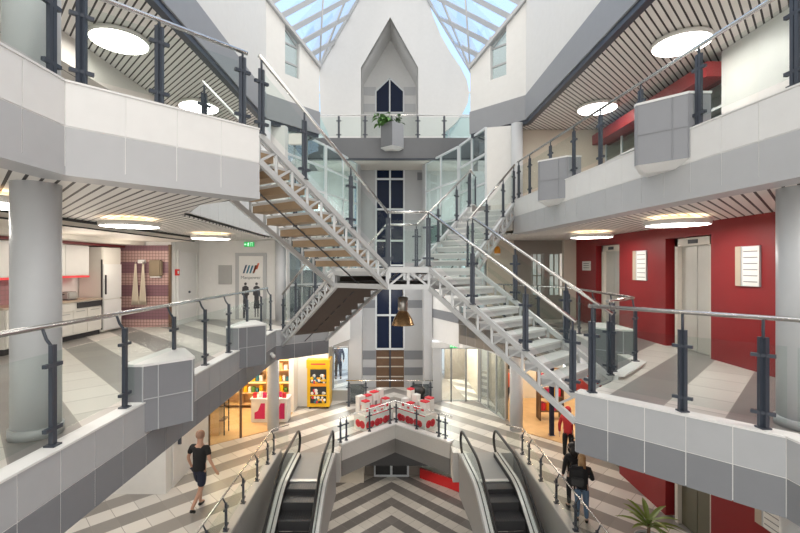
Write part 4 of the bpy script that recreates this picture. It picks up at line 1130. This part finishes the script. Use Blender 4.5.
# yellow vending machine
t = thing('vending_machine', 'yellow toy vending machine standing by the entrance', 'vending machine', loc=(-3.2, 16.3, 0))
kbox('cabinet', 'yellow', t, 0, 0, .08, .85, .7, 1.62); kbox('header', 'yellow', t, -.02, -.03, 1.55, .87, .7, 1.86)
for x in (.06, .72): kbox('foot', 'black', t, x, .05, 0, x+.08, .6, .08)
wd = kbox('window', 'dark', t, .12, -.012, .98, .73, -.002, 1.5); kbox('window', 'dark', t, .12, -.012, .22, .73, -.002, .85)
kbox('coin_panel', 'orange', t, .14, -.03, .86, .71, -.004, .96)
kbox('header_stripe', 'pinkred', t, .15, -.036, 1.68, .70, -.031, 1.73)
for i in range(46):
    z = random.choice([1.02, 1.08, 1.16, 1.26, .27, .35, .44, .60, .70]); x = random.uniform(.18, .67)
    MB().ball((x, -.02, z), random.uniform(.04, .065), (1, .4, 1), 8).build('toy', random.choice(['card', 'pinkred', 'yellow', 'card', 'teal', 'lgrey', 'orange']), t)
kbox('shelf_board', 'yellow', t, .12, -.04, .50, .73, -.002, .54)
# white box towers on two printed display bins
def bin_(c, rz, label):
    t = thing('display_bin', label, 'display bin', 'printed bins for boxed goods', loc=c, rz=rz)
    kbox('carton', 'card', t, -.64, -.3, 0, .64, .3, .50); kbox('rim', 'pinkred', t, -.64, -.305, .47, .64, -.298, .5)
    for sx, fy in ((1, -.302),):
        for x in (-.50, -.12, .26):
            m = MB()
            for k, r in ((0, .13), (.14, .11)):
                m.lathe([(r, 0), (r, .004), (r*.55, .004), (r*.55, 0)], (x+k, fy, .2), 16, rot=Matrix.Rotation(PI/2, 3, 'X'))
            m.build('red_print', 'pinkred', t)
    for ex in (-.642, .642):
        m = MB()
        for k in (-.13, .08):
            m.lathe([(.13, 0), (.13, .004), (.06, .004), (.06, 0)], (ex, k, .2), 16, rot=Matrix.Rotation(PI/2, 3, 'Y'))
        m.build('red_print', 'pinkred', t)
    return t
cL, cR = (-.60, 14.68, 0), (.86, 14.72, 0)
bin_(cL, math.radians(45), 'white display bin with red prints on the kitchen side arm of the V railing')
bin_(cR, math.radians(-45), 'white display bin with red prints on the lift side arm of the V railing')
def carton(x, y, z, w, d, h, rz, top, label):
    t = thing('product_box', label, 'box', 'boxes on the display bins', loc=(x, y, z), rz=rz)
    kbox('carton', 'card', t, -w/2, -d/2, 0, w/2, d/2, h); kbox('lid', top, t, -w/2-.004, -d/2-.004, h-.035, w/2+.004, d/2+.004, h+.003)
    kbox('print', 'pinkred' if random.random() < .6 else 'greyprint', t, -w*.3, -d/2-.004, h*.25, w*.2, -d/2-.001, h*.5)
def along(c, rz, u, v): return (c[0]+math.cos(rz)*u-math.sin(rz)*v, c[1]+math.sin(rz)*u+math.cos(rz)*v)
rl_, rr_ = math.radians(45), math.radians(-45)
for i, (u, v, w, h, top, z) in enumerate(((-.58, -.12, .24, .38, 'pinkred', .5), (-.56, .16, .30, .46, 'card', .5), (-.22, -.15, .26, .18, 'pinkred', .5), (-.2, .14, .26, .44, 'pinkred', .5), (.12, .1, .28, .50, 'pinkred', .5), (.14, -.18, .22, .16, 'pinkred', .5), (.46, .12, .24, .52, 'card', .5), (.5, -.14, .24, .30, 'pinkred', .5))):
    x, y = along(cL, rl_, u*.84, v)
    carton(x, y, z+.003, w*.84, .20, h*1.2, rl_+random.uniform(-.06, .06), top, 'white box with %s lid on the kitchen side bin, %s' % ('red' if top == 'pinkred' else 'white', ('front row outer end', 'back row outer end', 'low one in front', 'back row second', 'tall one behind', 'lowest near bend', 'tallest beside bend', 'front beside bend')[i]))
for i, (u, v, w, h, top, z) in enumerate(((.56, -.12, .30, .36, 'pinkred', .5), (.52, .16, .30, .40, 'pinkred', .5), (.22, -.15, .24, .14, 'pinkred', .5), (.2, .14, .30, .26, 'card', .5), (-.12, .1, .24, .40, 'card', .5), (-.14, -.18, .24, .22, 'pinkred', .5), (-.46, .12, .22, .52, 'pinkred', .5), (-.48, -.14, .24, .28, 'card', .5))):
    x, y = along(cR, rr_, u*.84, v)
    carton(x, y, z+.003, w*.84, .20, h*1.2, rr_+random.uniform(-.06, .06), top, 'white box with %s lid on the lift side bin, %s' % ('red' if top == 'pinkred' else 'white', ('front row outer end', 'back row outer end', 'lowest in front', 'low broad one behind', 'tall one behind', 'low one near bend', 'tallest beside bend', 'front beside bend')[i]))
t = thing('pushchair', 'black covered pushchair behind the stacked boxes', 'pushchair', loc=(.95, 16.1, 0))
mb = MB(); mb.ball((0, 0, .72), .34, (1, .8, .75), 14); mb.build('hood', 'black', t)
MB().box(-.26, -.25, .35, .26, .25, .6).build('seat', 'tee', t)
for sx in (-.24, .24):
    for sy in (-.25, .25): MB().lathe([(.11, -.02), (.11, .02)], (sx, sy, .11), 16, rot=Matrix.Rotation(PI/2, 3, 'Y')).build('wheel', 'black', t)
fr = MB()
for sx in (-.24, .24): fr.tube([(sx, -.25, .11), (sx, .0, .4), (sx, .25, .11)], .012, 6); fr.tube([(sx, 0, .4), (sx, .4, 1.0)], .012, 6)
fr.tube([(-.24, .4, 1.0), (.24, .4, 1.0)], .014, 6); fr.build('frame', 'plate', t)
t = thing('security_camera', 'tiny white dome camera on the gallery edge below the dark stair flight', 'camera', loc=(-2.99, 10.7, Z1L-.55))
MB().box(-.02, -.05, 0, .04, .05, .05).build('bracket', 'white', t); MB().ball((.05, 0, -.03), .055).build('dome', 'lampw', t)
# orange shop details
t = thing('blue_post', 'slim blue post at the orange shop front', 'post', loc=(5.12, 13.75, 0))
kbox('post', 'navyc', t, -.06, -.06, 0, .06, .06, 2.6); kbox('foot_plate', 'plate', t, -.09, -.09, 0, .09, .09, .02)
bpy.data.objects[t.children[0].name].data.materials[0] = mat('blue_post_paint', (.02, .06, .20), .4)
t = thing('goods_rack', 'tall dark goods rack in the orange shop', 'rack', loc=(5.6, 15.2, .015))
for x in (-.4, .4): kbox('upright', 'dwood', t, x-.02, -.2, 0, x+.02, .2, 1.9)
for z in (.3, .8, 1.3, 1.8): kbox('shelf_board', 'dwood', t, -.4, -.2, z, .4, .2, z+.03)
for k, z in enumerate((.33, .83, 1.33)):
    for j in range(4):
        tt = thing('rack_box', 'coloured carton on the dark rack in the orange shop', 'box', 'cartons on the dark rack', loc=(5.33+j*.18, 15.2, z+.016))
        kbox('carton', ('pinkred', 'orange', 'magenta', 'yellow')[(j+k) % 4], tt, -.07, -.12, 0, .07, .12, .26)
# palm in the corner
t = thing('potted_palm', 'spiky green potted palm beside the dark red ground floor wall', 'plant', loc=(4.78, 8.0, 0))
MB().lathe([(.17, 0), (.22, .34), (.24, .36), (.22, .36), (.20, .33)], seg=24).build('pot', 'lgrey', t)
MB().lathe([(1e-4, .33), (.205, .33)], seg=24).build('soil', 'soil', t)
MB().tube([(0, 0, .3), (.01, 0, .62)], [.03, .025], 8).build('stem', 'dwood', t)
mb = MB()
for i in range(17):
    a = i*2.4; el = .25+1.3*((i*7) % 10)/10
    leafquad(mb, (0, 0, .55+.05*(i % 3)), (math.cos(a), math.sin(a), el), .66, .10, .40)
mb.build('leaves', 'palm', t)

# ------------------------------------------------------------------ people
def skin_mesh(chains, sub=1):
    """chains: list of lists of (x,y,z,r); equal points are merged into one skeleton"""
    me = bpy.data.meshes.new('tmp'); vs, es, rs, idx = [], [], [], {}
    for ch in chains:
        prev = None
        for (x, y, z, r) in ch:
            k = (round(x, 4), round(y, 4), round(z, 4))
            if k not in idx: idx[k] = len(vs); vs.append((x, y, z)); rs.append(r)
            i = idx[k]
            if prev is not None and prev != i: es.append((prev, i))
            prev = i
    me.from_pydata(vs, es, []); o = bpy.data.objects.new('tmp', me); COL.objects.link(o)
    sk = o.modifiers.new('s', 'SKIN'); sk.use_smooth_shade = True
    for i, r in enumerate(rs):
        v = me.skin_vertices[0].data[i]
        v.radius = r if isinstance(r, tuple) else (r, r); v.use_root = (i == 0)
    ss = o.modifiers.new('b', 'SUBSURF'); ss.levels = sub; ss.render_levels = sub
    dg = bpy.context.evaluated_depsgraph_get()
    out = bpy.data.meshes.new_from_object(o.evaluated_get(dg))
    COL.objects.unlink(o); bpy.data.objects.remove(o)
    return out
def as_obj(me, name, m, parent):
    me.materials.clear(); me.materials.append(M[m]); o = bpy.data.objects.new(name, me); COL.objects.link(o); o.parent = parent
    for p in me.polygons: p.use_smooth = True
    return o
def person(label, loc, rz, J, skin, top, bottom, short=True, shorts=False, hair='bhair', hairlen=0, height=1.75, shoes='black', skirt=False):
    """J: joints in a 1.75 m frame, facing +y"""
    t = thing('person', label, 'person', loc=loc, rz=rz); t.scale = (height/1.75,)*3
    P_ = {k: V(v) for k, v in J.items()}
    def c(k, r, dx=(0, 0, 0)): p = P_[k]+V(dx); return (p.x, p.y, p.z, r)
    pel, che, nk, hd = P_['pelvis'], P_['chest'], P_['neck'], P_['head']
    ch = [[c('pelvis', (.145, .10)), (pel.x*.5+che.x*.5, pel.y*.5+che.y*.5, (pel.z+che.z)/2, (.135, .095)), c('chest', (.155, .105)), c('neck', .058), (nk.x*.45+hd.x*.55, nk.y*.45+hd.y*.55, nk.z*.45+hd.z*.55, .07), c('head', .088), (hd.x, hd.y, hd.z+.085, .062)]]
    for s in 'LR':
        ch.append([c('chest', (.155, .105)), c('sh'+s, .052), c('el'+s, .038), c('wr'+s, .026), c('ha'+s, .034)])
        ch.append([c('pelvis', (.145, .10)), c('hip'+s, .085), c('kn'+s, .055), c('an'+s, .036), c('to'+s, .035)])
    me = skin_mesh(ch)
    # face and fingers join the body mesh
    bm = bmesh.new(); bm.from_mesh(me); mb = MB(); mb.bm.free(); mb.bm = bm
    f = V(J.get('face', (0, 1, 0))).normalized(); sd = f.cross(V((0, 0, 1))).normalized()
    mb.tube([hd+f*.075+V((0, 0, .02)), hd+f*.108+V((0, 0, -.02)), hd+f*.08+V((0, 0, -.03))], [.008, .016, .008], 6)
    for s in (-1, 1):
        mb.ball(hd+sd*.088*s, .028, (.4, .6, 1), 8); mb.ball(hd+f*.082+sd*.03*s+V((0, 0, .015)), .012, seg=6)
    mb.beam(hd+f*.085-sd*.02+V((0, 0, -.055)), hd+f*.085+sd*.02+V((0, 0, -.055)), .012, .012)
    for s in 'LR':
        w, h = P_['wr'+s], P_['ha'+s]; d = (h-w).normalized(); side = d.cross(V((1, 0, 0)) if abs(d.x) < .8 else V((0, 1, 0))).normalized()
        curl = V(J.get('curl', (0, .5, 0)))
        for k in range(4):
            o = h+side*(k-1.5)*.018; L = (.055, .07, .065, .05)[k]
            mb.tube([o, o+d*L*.5+curl*.01, o+d*L+curl*.035], [.0095, .0085, .006], 6)
        o = w.lerp(h, .5); th = (d*.6+side*-.9+curl*.3).normalized()
        mb.tube([o, o+th*.045, o+th*.06+d*.03], [.012, .010, .007], 6)
    bm.to_mesh(me); bm.free()
    as_obj(me, 'body', skin, t)
    g = .022
    hem = pel+V((0, 0, -.13))
    ch = [[(hem.x, hem.y, hem.z, (.185, .15)), (pel.x, pel.y, pel.z, (.168, .13)), (pel.x*.5+che.x*.5, pel.y*.5+che.y*.5, (pel.z+che.z)/2, (.155, .118)), c('chest', (.172, .125)), (che.x*.35+nk.x*.65, che.y*.35+nk.y*.65, che.z*.35+nk.z*.65, .085)]]
    for s in 'LR':
        e = P_['sh'+s].lerp(P_['el'+s], .72) if short else P_['wr'+s]
        L = [c('chest', (.172, .125)), c('sh'+s, .068)]
        if not short: L.append(c('el'+s, .055))
        L.append((e.x, e.y, e.z, .060 if short else .04)); ch.append(L)
    as_obj(skin_mesh(ch), 'shirt', top, t)
    ch = []
    for s in 'LR':
        th = P_['hip'+s].lerp(P_['kn'+s], .22)
        L = [(pel.x, pel.y, pel.z+.07, (.14, .105)), (th.x, th.y, th.z, .098)]
        if shorts: e = P_['hip'+s].lerp(P_['kn'+s], .88); L.append((e.x, e.y, e.z, .088))
        else: L += [c('kn'+s, .07), c('an'+s, .055, (0, 0, .02))]
        ch.append(L)
    as_obj(skin_mesh(ch), 'shorts' if shorts else 'trousers', bottom, t)
    for s in 'LR':
        a, b = P_['an'+s], P_['to'+s]; d = (b-a); 
        back = a-V((d.x, d.y, 0)).normalized()*.05
        as_obj(skin_mesh([[(back.x, back.y, back.z-.045, .04), (a.x, a.y, a.z-.035, .046), (b.x, b.y, b.z+.0, .042)]]), 'shoe', shoes, t)
    mb = MB()
    mb.ball(hd+V((0, 0, .03))-f*.018, .098, (1, 1.05, 1.02), 14)
    if hairlen:
        mb.tube([hd-f*.05+V((0, 0, .05)), hd-f*.085+V((0, 0, -.08)), hd-f*.095+V((0, 0, -hairlen*.6)), hd-f*.085+V((0, 0, -hairlen))], [.07, .10, .095, .045], 10)
    mb.build('hair', hair, t)
    return t
walk = dict(pelvis=(0, 0, .93), chest=(0, .02, 1.28), neck=(0, .03, 1.47), head=(0, .05, 1.62), shL=(-.19, .01, 1.40), elL=(-.27, -.02, 1.13), wrL=(-.29, .10, .90), haL=(-.29, .14, .83),
            shR=(.19, .03, 1.40), elR=(.31, -.06, 1.16), wrR=(.46, -.08, .98), haR=(.50, -.08, .92), hipL=(-.09, 0, .86), knL=(-.09, .16, .50), anL=(-.07, .12, .10), toL=(-.08, .27, .05),
            hipR=(.09, 0, .86), knR=(.08, -.05, .48), anR=(.05, -.30, .18), toR=(.05, -.20, .06), face=(0, 1, -.05))
stand = dict(pelvis=(0, 0, .93), chest=(0, .01, 1.27), neck=(0, .02, 1.46), head=(0, .05, 1.61), shL=(-.18, .01, 1.39), elL=(-.25, -.02, 1.12), wrL=(-.20, .20, 1.05), haL=(-.14, .27, 1.06),
             shR=(.18, .01, 1.39), elR=(.26, .02, 1.12), wrR=(.20, .22, 1.10), haR=(.14, .29, 1.13), hipL=(-.09, 0, .86), knL=(-.10, .03, .48), anL=(-.11, 0, .09), toL=(-.12, .14, .045),
             hipR=(.09, 0, .86), knR=(.10, .02, .48), anR=(.11, -.02, .09), toR=(.13, .12, .045), face=(0, 1, -.15))
down = dict(stand); down.update(wrL=(-.25, .06, .88), haL=(-.25, .09, .80), wrR=(.25, .06, .88), haR=(.25, .09, .80))
person('man in black t-shirt and navy shorts walking away beside the escalator', (-4.27, 9.55, 0), math.radians(-14), walk, 'skin', 'tee', 'navyc', True, True, 'hairg', 0, 1.76)
person('blonde woman in black top and jeans standing by the railing, looking down', (4.02, 9.08, 0), math.radians(-20), stand, 'skin2', 'tee', 'denim', False, False, 'blonde', .42, 1.44, 'black')
person('dark-haired person in black close behind the blonde woman', (4.06, 9.62, 0), math.radians(5), down, 'skin2', 'tee', 'tee', False, False, 'bhair', .25, 1.46)
person('person in a red top standing outside the orange shop, partly hidden', (4.93, 12.0, 0), math.radians(150), down, 'skin2', 'redc', 'tee', False, False, 'redc', .12, 1.52)
person('dark-clothed person outside the entrance beside the yellow machine', (-2.55, 20.6, 0), math.radians(10), down, 'skin2', 'navyc', 'navyc', False, False, 'bhair', 0, 1.78)
person('person in an orange jacket at the orange shop entrance', (4.45, 16.3, 0), math.radians(200), down, 'skin2', 'orangep', 'navyc', False, False, 'bhair', .1, 1.7)
# backpack and handbag
t = thing('backpack', 'black backpack worn by the blonde woman', 'backpack', loc=(4.02-.13, 9.08-.07, .84), rz=math.radians(-20))
m = MB().box(-.16, -.17, 0, .16, -.03, .42); bmesh.ops.bevel(m.bm, geom=m.bm.edges[:], offset=.05, segments=3, affect='EDGES'); m.build('body', 'tee', t)
m = MB().box(-.12, -.22, .05, .12, -.15, .22); bmesh.ops.bevel(m.bm, geom=m.bm.edges[:], offset=.025, segments=2, affect='EDGES'); m.build('pocket', 'black', t)
for s in (-.1, .1): MB().tube([(s, -.04, .05), (s*1.3, .10, .12), (s*1.2, .16, .30), (s, .04, .42)], .016, 6).build('strap', 'black', t)
t = thing('handbag', 'black round handbag held by the person in red', 'bag', loc=(4.98, 11.72, .30))
MB().ball((0, 0, .16), .19, (1, .6, 1), 14).build('body', 'tee', t); MB().tube([(-.1, 0, .3), (-.07, 0, .42), (.07, 0, .42), (.1, 0, .3)], .012, 6).build('handle', 'black', t)

# ------------------------------------------------------------------ light
w = bpy.data.worlds.new('World'); sc.world = w; w.use_nodes = True
nt = w.node_tree; bg = nt.nodes['Background']
tc = nt.nodes.new('ShaderNodeTexCoord'); sp = nt.nodes.new('ShaderNodeSeparateXYZ'); nt.links.new(tc.outputs['Generated'], sp.inputs[0])
# clear blue to the north (ahead), near-white put in overhead and behind to keep the light neutral
g = NG(nt)
fac = g.m('ADD', g.m('MULTIPLY', sp.outputs[1], .75), g.m('MULTIPLY', sp.outputs[2], -.15))
cr = nt.nodes.new('ShaderNodeValToRGB'); nt.links.new(fac, cr.inputs[0])
cr.color_ramp.elements[0].position = .0; cr.color_ramp.elements[0].color = (1.0, .97, .92, 1)
cr.color_ramp.elements[1].position = .45; cr.color_ramp.elements[1].color = (.47, .67, 1.0, 1)
nt.links.new(cr.outputs[0], bg.inputs[0]); bg.inputs[1].default_value = 1.5
def sun(energy, rot, ang):
    l = bpy.data.lights.new('sun', 'SUN'); l.energy = energy; l.angle = ang; l.color = (1.0, .96, .90)
    o = bpy.data.objects.new('sun', l); COL.objects.link(o); o.rotation_euler = rot
sun(.95, (math.radians(22), math.radians(10), 0), math.radians(12))
def lamp(loc, e, col, size=.25):  # points for the shop lamps, and added fill everywhere else
    l = bpy.data.lights.new('shop_and_fill_light', 'POINT'); l.energy = e; l.color = col; l.shadow_soft_size = size
    o = bpy.data.objects.new('shop_and_fill_light', l); COL.objects.link(o); o.location = loc
for p in ((-6.2, 14.3, 2.6), (-5.0, 15.4, 2.6), (-6.6, 15.6, 2.6)): lamp(p, 85, (1.0, .74, .42))
for p in ((5.6, 14.2, 2.6), (6.8, 15.2, 2.6), (5.2, 16.4, 2.6)): lamp(p, 70, (1.0, .78, .50))
for p in ((-6.4, 9.0, E+.15), (-6.7, 11.0, E+.15)): lamp(p, 20, (1.0, .88, .74), .3)  # added fill in mid-air before the kitchen, no fixture
for p in ((-1.5, 16.0, -1.1), (1.5, 16.0, -1.1)): lamp(p, 90, (1.0, .92, .82), .4)  # unseen fill added under the basement ceiling
for p in ((2.7, 20.2, 2.3), (2.2, 18.4, 2.3), (-2.1, 19.5, 2.0)): lamp(p, 170, (1, .94, .86), .4)  # added fill that brightens the corridor and the space behind the entrances
for p in ((-5.0, 7.5, 2.7), (-2.9, 15.9, 2.7)): lamp(p, 40, (1, .9, .78), .4)  # unseen fill added under the kitchen gallery and by the vending machine
for p in ((2.6, 18.2, E+2.6), (-2.6, 18.2, E+2.6), (2.9, 16.6, E-.2), (-3.0, 16.4, E-.2)): lamp(p, 45, (1, .96, .90), .4)  # fill added behind the glazed walls to brighten the rooms there

for p in ((-5.2, 10.0, 2.75), (-3.6, 14.9, 2.75), (0, 16.6, 4.2), (2.6, 15.6, 2.75), (4.6, 11.5, 2.75)): lamp(p, 70, (1, .97, .93), .5)  # unseen fill added to brighten the ground floor, no fixtures modelled
# ------------------------------------------------------------------ camera
cam = bpy.data.cameras.new('camera'); co = bpy.data.objects.new('camera', cam); COL.objects.link(co)
co.location = (0, 0, E); co.rotation_euler = (PI/2, 0, 0)
cam.sensor_width = 36; cam.lens = 36*F/800; cam.shift_x = (400-CX)/800; cam.shift_y = 0
cam.clip_start = .05; cam.clip_end = 300
sc.camera = co
sc.view_settings.view_transform = 'Standard'; sc.view_settings.look = 'None'; sc.view_settings.gamma = 1
sc.view_settings.exposure = 0.05
sc.cycles.transparent_max_bounces = 40; sc.cycles.max_bounces = 10; sc.cycles.diffuse_bounces = 6
try: sc.cycles.use_denoising = True
except Exception: pass
